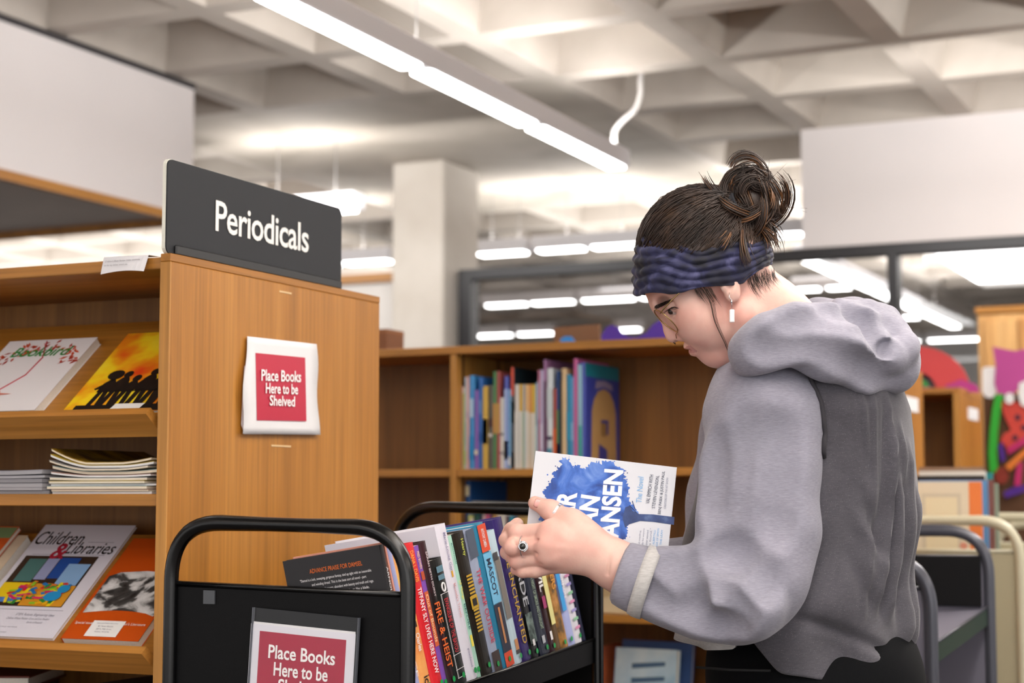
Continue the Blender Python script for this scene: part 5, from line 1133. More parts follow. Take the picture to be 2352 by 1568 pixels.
class SDF:
    """camera-metric space: x right, y up, z away"""
    def __init__(s, lo, hi, h):
        s.lo, s.h = np.array(lo, float), h; s.n = np.ceil((np.array(hi) - s.lo) / h).astype(int) + 1
        s.V = np.full(s.n, .05, np.float32)
    def sub(s, lo, hi):
        a = np.clip(np.floor((np.array(lo) - s.lo) / s.h).astype(int), 0, s.n); b = np.clip(np.ceil((np.array(hi) - s.lo) / s.h).astype(int) + 1, 0, s.n)
        sl = tuple(slice(a[i], b[i]) for i in range(3))
        g = [(np.arange(a[i], b[i]) * s.h + s.lo[i]).astype(np.float32) for i in range(3)]
        return sl, np.meshgrid(*g, indexing='ij')
    def put(s, lo, hi, fn, k, op):
        mg = k + 4 * s.h
        sl, G = s.sub(np.array(lo) - mg, np.array(hi) + mg)
        if 0 in G[0].shape: return
        d = fn(*G).astype(np.float32); W = s.V[sl]
        if op == 'u':
            e = np.maximum(k - np.abs(W - d), 0) / max(k, 1e-9); r = np.minimum(W, d) - e * e * k * .25
        elif op == 's':
            d = -d; e = np.maximum(k - np.abs(W - d), 0) / max(k, 1e-9); r = np.maximum(W, d) + e * e * k * .25
        else: r = W + d
        s.V[sl] = r
    def cap(s, a, b, ra, rb=None, k=.01, op='u', sq=None):
        rb = ra if rb is None else rb; a, b = np.array(a, float), np.array(b, float); ab = b - a; L = max((ab * ab).sum(), 1e-12); R = max(ra, rb)
        def fn(X, Y, Z):
            x, y, z = X - a[0], Y - a[1], Z - a[2]; t = np.clip((x * ab[0] + y * ab[1] + z * ab[2]) / L, 0, 1)
            dx, dy, dz = x - t * ab[0], y - t * ab[1], z - t * ab[2]
            if sq: dz = dz * sq
            return np.sqrt(dx * dx + dy * dy + dz * dz) - (ra + (rb - ra) * t)
        e = R / (min(sq, 1) if sq else 1)
        s.put(np.minimum(a, b) - e, np.maximum(a, b) + e, fn, k, op); return s
    def chain(s, pts, rs, k=.01, op='u', sq=None):
        for i in range(len(pts) - 1): s.cap(pts[i], pts[i + 1], rs[i], rs[i + 1], k, op, sq)
        return s
    def ell(s, c, r, k=.01, op='u', rot=0.0, yaw=0.0):
        c, r = np.array(c, float), np.array(r, float); ca, sa = math.cos(rot), math.sin(rot); cy, sy = math.cos(yaw), math.sin(yaw)
        def fn(X, Y, Z):
            x, y, z = X - c[0], Y - c[1], Z - c[2]
            x, z = x * cy + z * sy, -x * sy + z * cy
            x, y = x * ca + y * sa, -x * sa + y * ca
            k0 = np.sqrt((x / r[0]) ** 2 + (y / r[1]) ** 2 + (z / r[2]) ** 2); k1 = np.sqrt((x / r[0] ** 2) ** 2 + (y / r[1] ** 2) ** 2 + (z / r[2] ** 2) ** 2)
            return k0 * (k0 - 1) / np.maximum(k1, 1e-6)
        R = r.max(); s.put(c - R, c + R, fn, k, op); return s
    def surf(s, px, py):
        z = np.arange(s.lo[2] + s.h, s.lo[2] + (s.n[2] - 2) * s.h, s.h / 2); p = np.stack([(px - 1176) / F_PX * z, (784 - py) / F_PX * z, z], 1)
        i = np.clip(np.round((p - s.lo) / s.h).astype(int), 0, s.n - 1); v = s.V[i[:, 0], i[:, 1], i[:, 2]]
        k = np.argmax(v < 0); return z[k] if v[k] < 0 else None
    def fold(s, pts, r, d, k, up=False):
        """groove (or ridge) of depth d that follows the near surface under picture points"""
        P = []
        for a, b in zip(pts[:-1], pts[1:]):
            for t in range(5): P.append((a[0] + (b[0] - a[0]) * t / 5, a[1] + (b[1] - a[1]) * t / 5))
        P.append(pts[-1]); n = len(P); out, rr = [], []
        for i, (x, y) in enumerate(P):
            z = s.surf(x, y)
            if z is None: continue
            e = d * min(1, 4 * i / n + .25, 4 * (n - 1 - i) / n + .25)
            out.append(Q(x, y, z + (r - e) * (1 if up else -1))); rr.append(r)
        if len(out) > 1: s.chain(out, rr, k=k, op='u' if up else 's')
    def mesh(s, it=2): P, F = surface_nets(s.V, s.lo, s.h); return smooth_mesh(P, F, it), F
def Q(px, py, z): return np.array(((px - 1176) / F_PX * z, (784 - py) / F_PX * z, z))
CW = np.array((tuple(VR), tuple(VU), tuple(VF)))
def to_world(P): return np.asarray(P) @ CW + np.array((0, 0, CAM_H))
def Wd(px, py, z): return Vector(to_world(Q(px, py, z)))
foot = Wd(1840, 1540, 2.62)
person = thing('person', 'person in grey hoodie and blue headband, reading the white book in profile', 'person', (foot.x, foot.y, 0))
def pmesh(name, P, F, mats, midx=None, smooth=True, parent=None, cam_space=True):
    P = to_world(P) if cam_space else np.asarray(P)
    par = parent or person
    me = bpy.data.meshes.new(name); off = np.array(person.location)
    P = P - off
    F = np.asarray(F); me.vertices.add(len(P)); me.vertices.foreach_set('co', P.astype(np.float32).ravel())
    n = F.shape[1]; me.loops.add(F.size); me.loops.foreach_set('vertex_index', F.astype(np.int32).ravel())
    me.polygons.add(len(F)); me.polygons.foreach_set('loop_start', np.arange(0, F.size, n, dtype=np.int32))
    if not isinstance(mats, (list, tuple)): mats = [mats]
    for m in mats: me.materials.append(m)
    if midx is not None: me.polygons.foreach_set('material_index', np.asarray(midx, np.int32))
    if smooth: me.polygons.foreach_set('use_smooth', np.ones(len(F), bool))
    me.update(calc_edges=True); me.validate()
    o = bpy.data.objects.new(name, me); COL.objects.link(o); o.parent = par
    return o
POFF = Matrix.Translation(-person.location)
def ptube(name, paths, m, parent=None, seg=6):
    """paths: list of (points in camera-metric, radii)"""
    b = MB()
    for p, r in paths: b.tube([Vector(v) for v in to_world(p)], r, seg)
    return b.build(name, m, parent or person, True, M=POFF)

# ---- materials of the person
def skin_mat():
    m = bpy.data.materials.new('skin'); m.use_nodes = True; nt = m.node_tree; b = nt.nodes['Principled BSDF']
    b.inputs['Roughness'].default_value = .48; b.inputs['Subsurface Weight'].default_value = .22; b.inputs['Subsurface Radius'].default_value = (.9, .35, .2); b.inputs['Subsurface Scale'].default_value = .006
    b.inputs['Specular IOR Level'].default_value = .4
    tc = nt.nodes.new('ShaderNodeTexCoord'); n = nt.nodes.new('ShaderNodeTexNoise'); n.inputs['Scale'].default_value = 22; n.inputs['Detail'].default_value = 5
    cr = nt.nodes.new('ShaderNodeValToRGB'); e = cr.color_ramp.elements; e[0].position = .35; e[0].color = srgb('#dca99c'); e[1].position = .65; e[1].color = srgb('#e7c0b2')
    nt.links.new(tc.outputs['Object'], n.inputs['Vector']); nt.links.new(n.outputs['Fac'], cr.inputs['Fac']); nt.links.new(cr.outputs['Color'], b.inputs['Base Color'])
    n2 = nt.nodes.new('ShaderNodeTexNoise'); n2.inputs['Scale'].default_value = 420; bp = nt.nodes.new('ShaderNodeBump'); bp.inputs['Strength'].default_value = .12; bp.inputs['Distance'].default_value = .001
    nt.links.new(tc.outputs['Object'], n2.inputs['Vector']); nt.links.new(n2.outputs['Fac'], bp.inputs['Height']); nt.links.new(bp.outputs['Normal'], b.inputs['Normal'])
    return m
SKIN = skin_mat(); LIP = mat('lip_rose', '#c08680', .4); EYEW = mat('eye_white', '#cfc4bf', .25); IRIS = mat('eye_iris', '#2b201b', .15)
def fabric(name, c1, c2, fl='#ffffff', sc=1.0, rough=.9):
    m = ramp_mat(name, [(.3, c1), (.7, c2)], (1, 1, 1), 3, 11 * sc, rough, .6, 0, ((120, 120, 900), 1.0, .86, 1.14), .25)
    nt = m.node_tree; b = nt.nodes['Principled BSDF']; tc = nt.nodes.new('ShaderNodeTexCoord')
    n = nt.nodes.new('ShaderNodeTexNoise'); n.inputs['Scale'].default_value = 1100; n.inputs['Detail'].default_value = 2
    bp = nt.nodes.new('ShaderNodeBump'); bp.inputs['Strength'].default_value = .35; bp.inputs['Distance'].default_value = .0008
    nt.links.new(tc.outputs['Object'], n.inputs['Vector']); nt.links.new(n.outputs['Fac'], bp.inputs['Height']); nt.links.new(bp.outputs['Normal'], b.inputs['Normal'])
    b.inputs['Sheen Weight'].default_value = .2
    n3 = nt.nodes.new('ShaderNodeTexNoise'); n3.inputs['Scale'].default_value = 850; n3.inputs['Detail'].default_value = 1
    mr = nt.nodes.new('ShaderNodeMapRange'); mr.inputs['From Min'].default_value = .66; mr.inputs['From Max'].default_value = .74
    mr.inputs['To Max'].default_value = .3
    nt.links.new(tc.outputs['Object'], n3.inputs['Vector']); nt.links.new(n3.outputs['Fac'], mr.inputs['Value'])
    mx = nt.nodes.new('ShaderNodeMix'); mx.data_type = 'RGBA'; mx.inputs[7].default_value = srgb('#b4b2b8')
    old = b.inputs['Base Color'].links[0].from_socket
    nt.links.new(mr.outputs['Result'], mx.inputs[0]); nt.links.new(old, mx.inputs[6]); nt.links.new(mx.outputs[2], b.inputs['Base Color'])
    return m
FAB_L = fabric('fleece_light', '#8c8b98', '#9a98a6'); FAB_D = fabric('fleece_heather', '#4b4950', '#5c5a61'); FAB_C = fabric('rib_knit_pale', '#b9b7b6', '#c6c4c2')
PANT = mat('black_leggings', '#08090c', .85, spec=.15, bump=.1, bscale=900)
HAIR = ramp_mat('hair_brown', [(.3, '#1d130e'), (.55, '#32221a'), (.8, '#46301f')], (1, 1, 1), 3, 26, .5, .5, .1, ((300, 300, 300), 1.0, .8, 1.2)); HAIR2 = ramp_mat('hair_tips', [(.3, '#4a3120'), (.7, '#7a5232')], (1, 1, 1), 2, 40, .42)

# ---------------- body: head, neck, trunk core
H0 = 2.50; sx = H0 / F_PX
def hq(px, py, w=0): return Q(px, py, H0 + w * sx)
s = SDF((.13, -.10, 2.33), (.56, .30, 2.70), .0021)
u = sx
s.ell(hq(1612, 585), (150 * u, 138 * u, 116 * u), k=.01)
FR = R_(-46)   # local x down the face line, local y inward
s.ell(hq(1557, 652), (74 * u, 72 * u, 92 * u), k=.02)
s.ell(hq(1585, 714), (80 * u, 55 * u, 90 * u), k=.02, rot=FR)
for sg in (-1, 1):
    s.ell(hq(1608, 742, sg * 46), (60 * u, 46 * u, 44 * u), k=.025, rot=FR)
    s.cap(hq(1660, 796, sg * 14), hq(1716, 730, sg * 64), 34 * u, 42 * u, k=.03)
    s.ell(hq(1606, 716, sg * 66), (40 * u, 28 * u, 22 * u), k=.02, rot=FR)
s.ell(hq(1637, 811), (27 * u, 27 * u, 33 * u), k=.012)
s.ell(hq(1662, 815), (40 * u, 23 * u, 42 * u), k=.015)
s.ell(hq(1606, 790), (30 * u, 21 * u, 36 * u), k=.015, rot=FR)
s.cap(hq(1514, 703, -40), hq(1514, 703, 40), 12 * u, k=.018)
s.cap(hq(1520, 722), hq(1542, 762), 8.5 * u, 12.5 * u, k=.010)
s.cap(hq(1540, 760), hq(1546, 770), 14 * u, 17 * u, k=.008)
for sg in (-1, 1):
    s.ell(hq(1561, 771, sg * 18), (14 * u, 12 * u, 9 * u), k=.005, rot=FR)
    s.ell(hq(1559, 786, sg * 10), (8 * u, 4.5 * u, 5 * u), k=.003, op='s', rot=R_(-20))
    s.ell(hq(1535, 703, sg * 50), (22 * u, 16 * u, 24 * u), k=.018, op='s', rot=FR)
    s.ell(hq(1553, 704, sg * 48), (20.5 * u, 20.5 * u, 22 * u), k=.005)
    s.chain([hq(1537, 686, sg * 58), hq(1552, 685, sg * 68), hq(1568, 693, sg * 72)], [2.2 * u] * 3, k=.004, op='s')
    s.chain([hq(1538, 718, sg * 54), hq(1554, 723, sg * 62), hq(1572, 714, sg * 70)], [2.4 * u] * 3, k=.005, op='s')
# lips
for sg in (-1, 1):
    s.chain([hq(1578, 795), hq(1585, 795, sg * 13), hq(1604, 794, sg * 30)], [6.5 * u, 6 * u, 2.5 * u], k=.005)
    s.chain([hq(1592, 808), hq(1597, 806, sg * 13), hq(1606, 798, sg * 28)], [7.5 * u, 7 * u, 3 * u], k=.005)
    s.chain([hq(1579, 803), hq(1588, 801, sg * 14), hq(1608, 796, sg * 33)], [1.8 * u, 1.8 * u, 1.6 * u], k=.003, op='s')
# neck
s.chain([hq(1712, 672), hq(1762, 732), hq(1835, 812)], [82 * u, 92 * u, 110 * u], k=.018, sq=1.12)
s.chain([hq(1722, 790), hq(1748, 850), hq(1775, 930)], [40 * u, 54 * u, 80 * u], k=.02)
s.cap(hq(1700, 712, -76), hq(1722, 800, -66), 9 * u, 9 * u, k=.02)
s.ell(hq(1840, 900, 60), (90 * u, 70 * u, 120 * u), k=.04)
# ears
for sg in (-1, 1):
    s.ell(hq(1681, 658, sg * 104), (17 * u, 24 * u, 12 * u), k=.012, rot=R_(-12))
    s.ell(hq(1683, 676, sg * 106), (15 * u, 17 * u, 9 * u), k=.009)
    s.ell(hq(1674, 656, sg * 117), (8 * u, 14 * u, 7 * u), k=.005, op='s', rot=R_(-12))
    s.ell(hq(1663, 658, sg * 110), (8 * u, 9 * u, 7 * u), k=.008)
P1, F1 = s.mesh(1)
# ---------------- near hand and forearm (holding the book)
def ar(px, py, z): return Q(px, py, z)
h = SDF((-.04, -.40, 2.32), (.27, -.19, 2.62), .0014)
zb = 2.425
PX_ = 1 / F_PX * 2.43
WR = [ar(1560, 1372, 2.44), ar(1440, 1312, 2.43), ar(1398, 1288, 2.428)]
h.chain(WR, [.036, .033, .030], k=.015, sq=1.15)
h.cap(ar(1398, 1288, 2.428), ar(1345, 1262, 2.428), .030, .027, k=.02, sq=1.35)
# palm: metacarpals
K = [ar(1262, 1219, 2.428), ar(1252, 1252, 2.420), ar(1258, 1280, 2.424), ar(1272, 1300, 2.434)]
for kp, rr in zip(K, (.0140, .0130, .0120, .0105)): h.cap(ar(1365, 1268, 2.432), kp, .021, rr, k=.016, sq=1.2)
h.ell(ar(1318, 1252, 2.440), (.040, .030, .018), k=.02, rot=R_(-18))
for kp in K[:3]: h.ell(kp - np.array((0, 0, .006)), (.012, .009, .008), k=.016)
# fingers curl round the left edge of the book
FG = [
    ([K[0], ar(1188, 1224, 2.445), ar(1176, 1216, 2.492), ar(1188, 1203, 2.535)], (.0124, .0116, .0108, .0093)),
    ([K[1], ar(1178, 1256, 2.432), ar(1163, 1240, 2.474), ar(1170, 1216, 2.535)], (.0114, .0114, .0106, .0090)),
    ([K[2], ar(1188, 1287, 2.440), ar(1165, 1268, 2.482), ar(1182, 1240, 2.545)], (.0106, .0106, .0100, .0088)),
    ([K[3], ar(1230, 1311, 2.434), ar(1200, 1312, 2.440), ar(1184, 1308, 2.450)], (.0098, .0094, .0088, .0074))]
for pts, rs in FG: h.chain(pts, rs, k=.003)
for a, b in ((0, 1), (1, 2), (2, 3)):   # webs
    h.cap(K[a] * .62 + FG[a][0][1] * .38, K[b] * .62 + FG[b][0][1] * .38, .005, .005, k=.006)
for pts, rs in FG[:3]: h.ell(pts[1] - np.array((0, 0, .003)), (rs[1] * 1.02, rs[1] * 1.02, rs[1] * 1.0), k=.006)
# thumb
TH_ = [ar(1352, 1246, 2.438), ar(1310, 1199, 2.450), ar(1266, 1172, 2.463), ar(1229, 1155, 2.472)]
h.chain(TH_, [.0205, .0155, .0122, .0100], k=.012)
h.ell(TH_[2], (.0128, .0122, .0122), k=.008)
h.ell(ar(1335, 1222, 2.444), (.030, .019, .018), k=.02, rot=R_(-42))
h.cap(ar(1300, 1212, 2.444), ar(1268, 1212, 2.436), .010, .010, k=.012)
# tendons, wrist creases, knuckle dimples
for kp in K[:3]: h.cap(ar(1340, 1262, 2.416), kp - np.array((0, 0, .008)), .0012, .0022, k=.009)
for x_, y_ in ((1214, 1243), (1212, 1273), (1216, 1299)): h.cap(ar(x_ + 26, y_ - 2, 2.412), ar(x_ - 22, y_, 2.414), .0016, .0034, k=.004, op='s')
for cx_, cy_ in ((1262, 1165), (1268, 1170)): h.cap(ar(cx_ - 3, cy_ - 6, 2.446), ar(cx_ - 6, cy_ + 8, 2.446), .0009, .0009, k=.002, op='s')
for cx_, cy_ in ((1192, 1217), (1184, 1252), (1190, 1284)): h.cap(ar(cx_, cy_ - 9, 2.421), ar(cx_ + 2, cy_ + 9, 2.421), .0011, .0011, k=.004, op='s')
h.cap(ar(1404, 1262, 2.398), ar(1396, 1318, 2.402), .0012, .0012, k=.004, op='s')
P2, F2 = h.mesh(1)
# ---------------- far hand, under and behind the book
g_ = SDF((.04, -.42, 2.44), (.33, -.18, 2.72), .0024)
g_.chain([ar(1560, 1330, 2.66), ar(1470, 1290, 2.62)], [.030, .027], k=.01)
g_.cap(ar(1470, 1290, 2.62), ar(1420, 1262, 2.559), .027, .024, k=.015)
KK = [ar(1375, 1225, 2.532), ar(1368, 1246, 2.532), ar(1370, 1268, 2.536), ar(1380, 1288, 2.542)]
for kp in KK: g_.cap(ar(1430, 1268, 2.564), kp, .018, .012, k=.014)
for (x_, y_), kp, L_ in zip(((1300, 1165), (1285, 1195), (1292, 1228), (1318, 1262)), KK, (1, 1, 1, 1)):
    md = (kp + ar(x_, y_, 2.530)) / 2; g_.chain([kp, md - np.array((0, 0, -.006)), ar(x_, y_, 2.522)], [.011, .010, .0085], k=.006)
g_.chain([ar(1425, 1245, 2.554), ar(1420, 1200, 2.539), ar(1402, 1165, 2.524)], [.015, .012, .010], k=.01)
P3, F3 = g_.mesh(1)
# ---------------- trunk core and arms inside the clothes, tying head and hands together
t_ = SDF((.10, -.52, 2.36), (.60, .02, 2.90), .006)
t_.chain([Q(1835, 880, 2.58), Q(1840, 1050, 2.60), Q(1850, 1300, 2.63), Q(1850, 1540, 2.63)], [.07, .105, .10, .12], k=.05)
t_.chain([Q(1800, 930, 2.47), Q(1745, 1150, 2.46), Q(1710, 1350, 2.45), Q(1620, 1366, 2.446), Q(1540, 1366, 2.44)], [.05, .044, .038, .036, .034], k=.01)
t_.chain([Q(1760, 950, 2.74), Q(1700, 1150, 2.78), Q(1650, 1330, 2.74), Q(1560, 1330, 2.66)], [.055, .048, .042, .032], k=.03)
P4, F4 = t_.mesh(1)
PP = np.concatenate([P1, P2, P3, P4]); FF = np.concatenate([F1, F2 + len(P1), F3 + len(P1) + len(P2), F4 + len(P1) + len(P2) + len(P3)])
# lips get their own colour
fc = P1[F1].mean(1); lx = fc[:, 0] / fc[:, 2] * F_PX + 1176; ly = 784 - fc[:, 1] / fc[:, 2] * F_PX; lw = np.abs(fc[:, 2] - H0) / sx
midx = np.zeros(len(FF), np.int32)
lipm = (lw < 34) & (((lx - 1588) / 17) ** 2 + ((ly - 802) / 9) ** 2 < 1)
midx[:len(F1)][lipm] = 1
pmesh('body', PP, FF, [SKIN, LIP], midx)
# ---------------- eyes, brows, lashes
eb = MB()
for sg in (-1, 1):
    c = Vector(to_world(hq(1549, 709, sg * 50))); eb.ball(c, 14.6 * u, 16, 10)
eb.build('eyeball', EYEW, person, True, M=POFF)
ib = MB()
for sg in (-1, 1): ib.ball(Vector(to_world(hq(1541, 715, sg * 55.5))), (7.2 * u, 7.2 * u, 7.2 * u), 12, 8)
ib.build('iris', IRIS, person, True, M=POFF)
BROW = mat('brow_hair', '#2f201a', .7)
from mathutils.kdtree import KDTree
kd = KDTree(len(P1))
for i_, p_ in enumerate(P1): kd.insert(p_, i_)
kd.balance()
_vx = P1[:, 0] / P1[:, 2] * F_PX + 1176; _vy = 784 - P1[:, 1] / P1[:, 2] * F_PX
def on_face(px, py, sg=-1, lift=.0006):
    """skin point under a picture point on the near side; mirrored for the far side"""
    d = (_vx - px) ** 2 + (_vy - py) ** 2; m = d < 9
    if not m.any(): m = d <= d.min() + 1
    z = P1[m, 2].min() - lift; q_ = Q(px, py, z)
    if sg > 0: q_ = Q(px, py, 2 * H0 - z)
    return q_
for sg in (-1, 1):
    out = []
    for k in range(34):
        f = k / 33
        for q in range(5):
            x, y = 1504 + 33 * f + rng.uniform(-1.5, 1.5), 708 - 17 * f + rng.uniform(-4.5, 4.5) * (1 - .5 * f)
            out.append(([on_face(x, y, sg), on_face(x + 3.5, y - 3.2 + 1.5 * f, sg, .0012), on_face(x + 7, y - 5 + 3.5 * f, sg, .0010)], [.55 * u, .5 * u, .22 * u]))
    ptube('eyebrow', out, BROW, seg=4)
    lash = [on_face(x, y, sg, .0012) for x, y in ((1530, 715), (1536, 710), (1543, 706), (1550, 705), (1558, 708))]
    lashes = [(lash, [.7 * u, 1.1 * u, 1.3 * u, 1.2 * u, .6 * u])]
    for k in range(12):
        f = k / 11 * 3.6; i_ = int(f); b_ = lash[i_] * (1 - f + i_) + lash[min(i_ + 1, 4)] * (f - i_)
        lashes.append(([b_, b_ + np.array((-5 * u, -4 * u, sg * 4 * u)), b_ + np.array((-11 * u, -5 * u, sg * 6 * u))], [.55 * u, .4 * u, .15 * u]))
    ptube('eyelash', lashes, mat('lash_dark', '#1c1310', .6), seg=5)

# ---------------- nails and rings
NAIL = mat('nail_pink', '#d9a29b', .22)
tn = MB(); ta, tb_ = Vector(to_world(ar(1246, 1159, 2.4610))), Vector(to_world(ar(1227, 1153, 2.4605)))
def nail(a, b, nrm, w):
    d = (b - a); L_ = d.length; d.normalize(); n = (nrm - d * nrm.dot(d)).normalized(); sd = d.cross(n); vs = []; fs = []
    for i in range(7):
        f = i / 6; ww = w * (0.82 + .3 * math.sin(f * 2.4)) * (1 if f < .85 else .78)
        for j in range(7):
            a_ = (j / 6 - .5) * 2.0; vs.append(a + d * L_ * f + sd * ww * math.sin(a_) * .9 + n * (w * .62 * (math.cos(a_) - .55) - .0004 * f))
    for i in range(6):
        for j in range(6): fs.append((i * 7 + j, i * 7 + j + 1, i * 7 + j + 8, i * 7 + j + 7))
    return tn.add(vs, fs)
nail(ta, tb_, Vector(to_world(ar(1236, 1147, 2.436))) - (ta + tb_) / 2, .0078)
o = tn.build('thumb_nail', NAIL, person, True, M=POFF); so = o.modifiers.new('thick', 'SOLIDIFY'); so.thickness = .0006
SILV = mat('silver', '#d9d9dc', .18, 1.0)
def ring(name, c, axis, r, tr, m, flat=1.0, parent=None):
    ax = Vector(axis).normalized(); e1 = ax.orthogonal().normalized(); e2 = ax.cross(e1); b = MB(); n = 28
    for q in (-1, 0, 1):
        b.tube([c + ax * q * tr * flat * .7 + (e1 * math.cos(2 * math.pi * k / n) + e2 * math.sin(2 * math.pi * k / n)) * r for k in range(n)], tr, 6, closed=True)
    return b.build(name, m, parent or person, True, M=POFF)
ca_ = Vector(to_world(ar(1279, 1179, 2.4600))); cb_ = Vector(to_world(ar(1250, 1164, 2.467)))
ring('thumb_ring', ca_, cb_ - ca_, .0150, .0011, SILV, 1.7)
cm = Vector(to_world(FG[1][0][0] * .30 + FG[1][0][1] * .70)); dm = Vector(to_world(FG[1][0][1])) - Vector(to_world(FG[1][0][0]))
fr = ring('finger_ring', cm, dm, .0146, .0007, SILV, .6)
vw = (CAMP - cm).normalized(); gm = cm + vw * .0155
st_ = MB(); n_ = 20; e1 = vw.orthogonal().normalized(); e2 = vw.cross(e1)
st_.tube([gm + (e1 * math.cos(2 * math.pi * k / n_) + e2 * math.sin(2 * math.pi * k / n_)) * .0052 for k in range(n_)], .0013, 6, closed=True)
st_.tube([gm + (e1 * math.cos(2 * math.pi * k / n_) + e2 * math.sin(2 * math.pi * k / n_)) * .0072 for k in range(3, 15)], .0008, 6)
st_.build('setting', SILV, fr, True, M=POFF)
MB().ball(gm - vw * .001, (.0046, .0046, .0046), 14, 8).build('stone', mat('stone_dark_green', '#0d1714', .05, coat=.5), fr, True, M=POFF)

# ---------------- hoodie
hood_root = empty('hoodie'); hood_root.parent = person
def hmesh(name, P, F, m): return pmesh(name, P, F, m, parent=hood_root)
# body panels: a loft of rings from shoulder to hem
rows = [  # py, left px, right px, depth centre, half depth
    (790, 1790, 1960, 2.60, .105), (830, 1735, 2030, 2.605, .150), (880, 1690, 2068, 2.61, .180), (940, 1655, 2090, 2.615, .190), (1020, 1625, 2099, 2.62, .190), (1100, 1605, 2104, 2.62, .187),
    (1180, 1588, 2105, 2.62, .184), (1260, 1572, 2100, 2.62, .182), (1330, 1568, 2096, 2.62, .182), (1400, 1566, 2098, 2.62, .184), (1460, 1566, 2092, 2.62, .182), (1520, 1575, 2080, 2.62, .176), (1565, 1590, 2064, 2.62, .17)]
ry = np.array([r[0] for r in rows], float); RR = [np.array([r[i] for r in rows], float) for i in (1, 2, 3, 4)]
NT, NV = 220, 130
def hem_y(a):   # a = 0 at the back (right), pi/2 near side, pi front, 3pi/2 far side
    d = np.degrees(a) % 360
    xs = [0, 20, 45, 62, 80, 96, 103, 112, 118, 140, 180, 230, 270, 320, 360]
    ys = [1474, 1492, 1528, 1540, 1560, 1545, 1500, 1448, 1490, 1492, 1462, 1480, 1460, 1470, 1474]
    return np.interp(d, xs, ys)
th_ = np.arange(NT) / NT * 2 * np.pi; PT = np.zeros((NV + 1, NT, 3))
hy = hem_y(th_)
hy = (np.roll(hy, 1) + hy + np.roll(hy, -1)) / 3
for j in range(NV + 1):
    f = j / NV; py = 790 + (hy - 790) * f
    L_, R__, zc_, zd_ = [np.interp(py, ry, r) for r in RR]
    cx_, rx_ = (L_ + R__) / 2, (R__ - L_) / 2
    e = 0.82
    c_, s_2 = np.cos(th_), np.sin(th_)
    X = cx_ + rx_ * np.sign(c_) * np.abs(c_) ** e; Z = zc_ - zd_ * np.sign(s_2) * np.abs(s_2) ** e
    # drapes: soft vertical folds on the back, pulling from the arm, bunching at the hem
    d = np.degrees(th_)
    def ridge(deg0, deg1, y0, y1, wdt, amp):
        g = np.clip((py - y0) / (y1 - y0), 0, 1); cdeg = deg0 + (deg1 - deg0) * g; win = np.clip((py - y0) / 60, 0, 1) * np.clip((y1 - py) / 60, 0, 1)
        dd = (d - cdeg + 180) % 360 - 180
        return amp * win * np.exp(-(dd / wdt) ** 2)
    off = ridge(44, 52, 960, 1420, 3.0, .011) + ridge(36, 40, 1080, 1440, 3.0, .010) - ridge(40, 46, 1000, 1430, 2.6, .008) + ridge(24, 22, 1000, 1500, 4, .009) - ridge(30, 31, 1050, 1470, 3, .006)
    off += ridge(62, 58, 1080, 1400, 5, .007) - ridge(70, 52, 1250, 1420, 5, .008) + ridge(12, 14, 1100, 1520, 4, .008) - ridge(18, 18, 1100, 1520, 3, .006)
    off += ridge(67, 61, 820, 1060, 1.7, .004) + ridge(56, 60, 870, 1450, 1.5, .005) + ridge(42, 50, 880, 1300, 1.5, .005) + ridge(33, 28, 960, 1200, 2.2, .007) - ridge(47, 53, 900, 1250, 2.2, .004) - ridge(66, 50, 1110, 1290, 3.2, .007) + ridge(72, 47, 1150, 1330, 2.6, .005)
    off += .006 * np.sin(th_ * 9 + py / 60.) * np.clip((py - 1380) / 100, 0, 1) + .004 * np.sin(th_ * 5 - py / 38.) * np.clip((py - 1000) / 300, 0, 1)
    off += -.010 * np.exp(-(((py - (1468 - (d - 60) * 1.6)) / 14) ** 2)) * np.clip((d - 20) / 30, 0, 1) * np.clip((100 - d) / 20, 0, 1)   # crease above the tail
    nx_, nz_ = c_, -s_2 * 1.0
    base = np.stack([(X - 1176) / F_PX * Z, (784 - py) / F_PX * Z, Z], 1)
    base[:, 0] += off * nx_; base[:, 2] += off * nz_
    PT[j] = base
idx = np.arange((NV + 1) * NT).reshape(NV + 1, NT)
F = np.stack([idx[:-1], np.roll(idx, -1, 1)[:-1], np.roll(idx, -1, 1)[1:], idx[1:]], -1).reshape(-1, 4)
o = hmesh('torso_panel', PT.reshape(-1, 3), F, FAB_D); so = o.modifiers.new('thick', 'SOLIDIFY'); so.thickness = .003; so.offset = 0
# pale rib along the front hem
hb_ = []; k0 = [i for i in range(NT) if 117 < math.degrees(th_[i]) < 245]
vs = []; fs = []
for i in k0:
    for q, jf in enumerate((NV - 8, NV)):
        p_ = PT[jf][i].copy(); n_ = np.array((math.cos(th_[i]), 0, -math.sin(th_[i]))); vs.append(p_ + n_ * .0035)
fs = [(2 * i, 2 * i + 2, 2 * i + 3, 2 * i + 1) for i in range(len(k0) - 1)]
o = hmesh('hem_band', np.array(vs), np.array(fs), FAB_C); so = o.modifiers.new('thick', 'SOLIDIFY'); so.thickness = .002; so.offset = 0
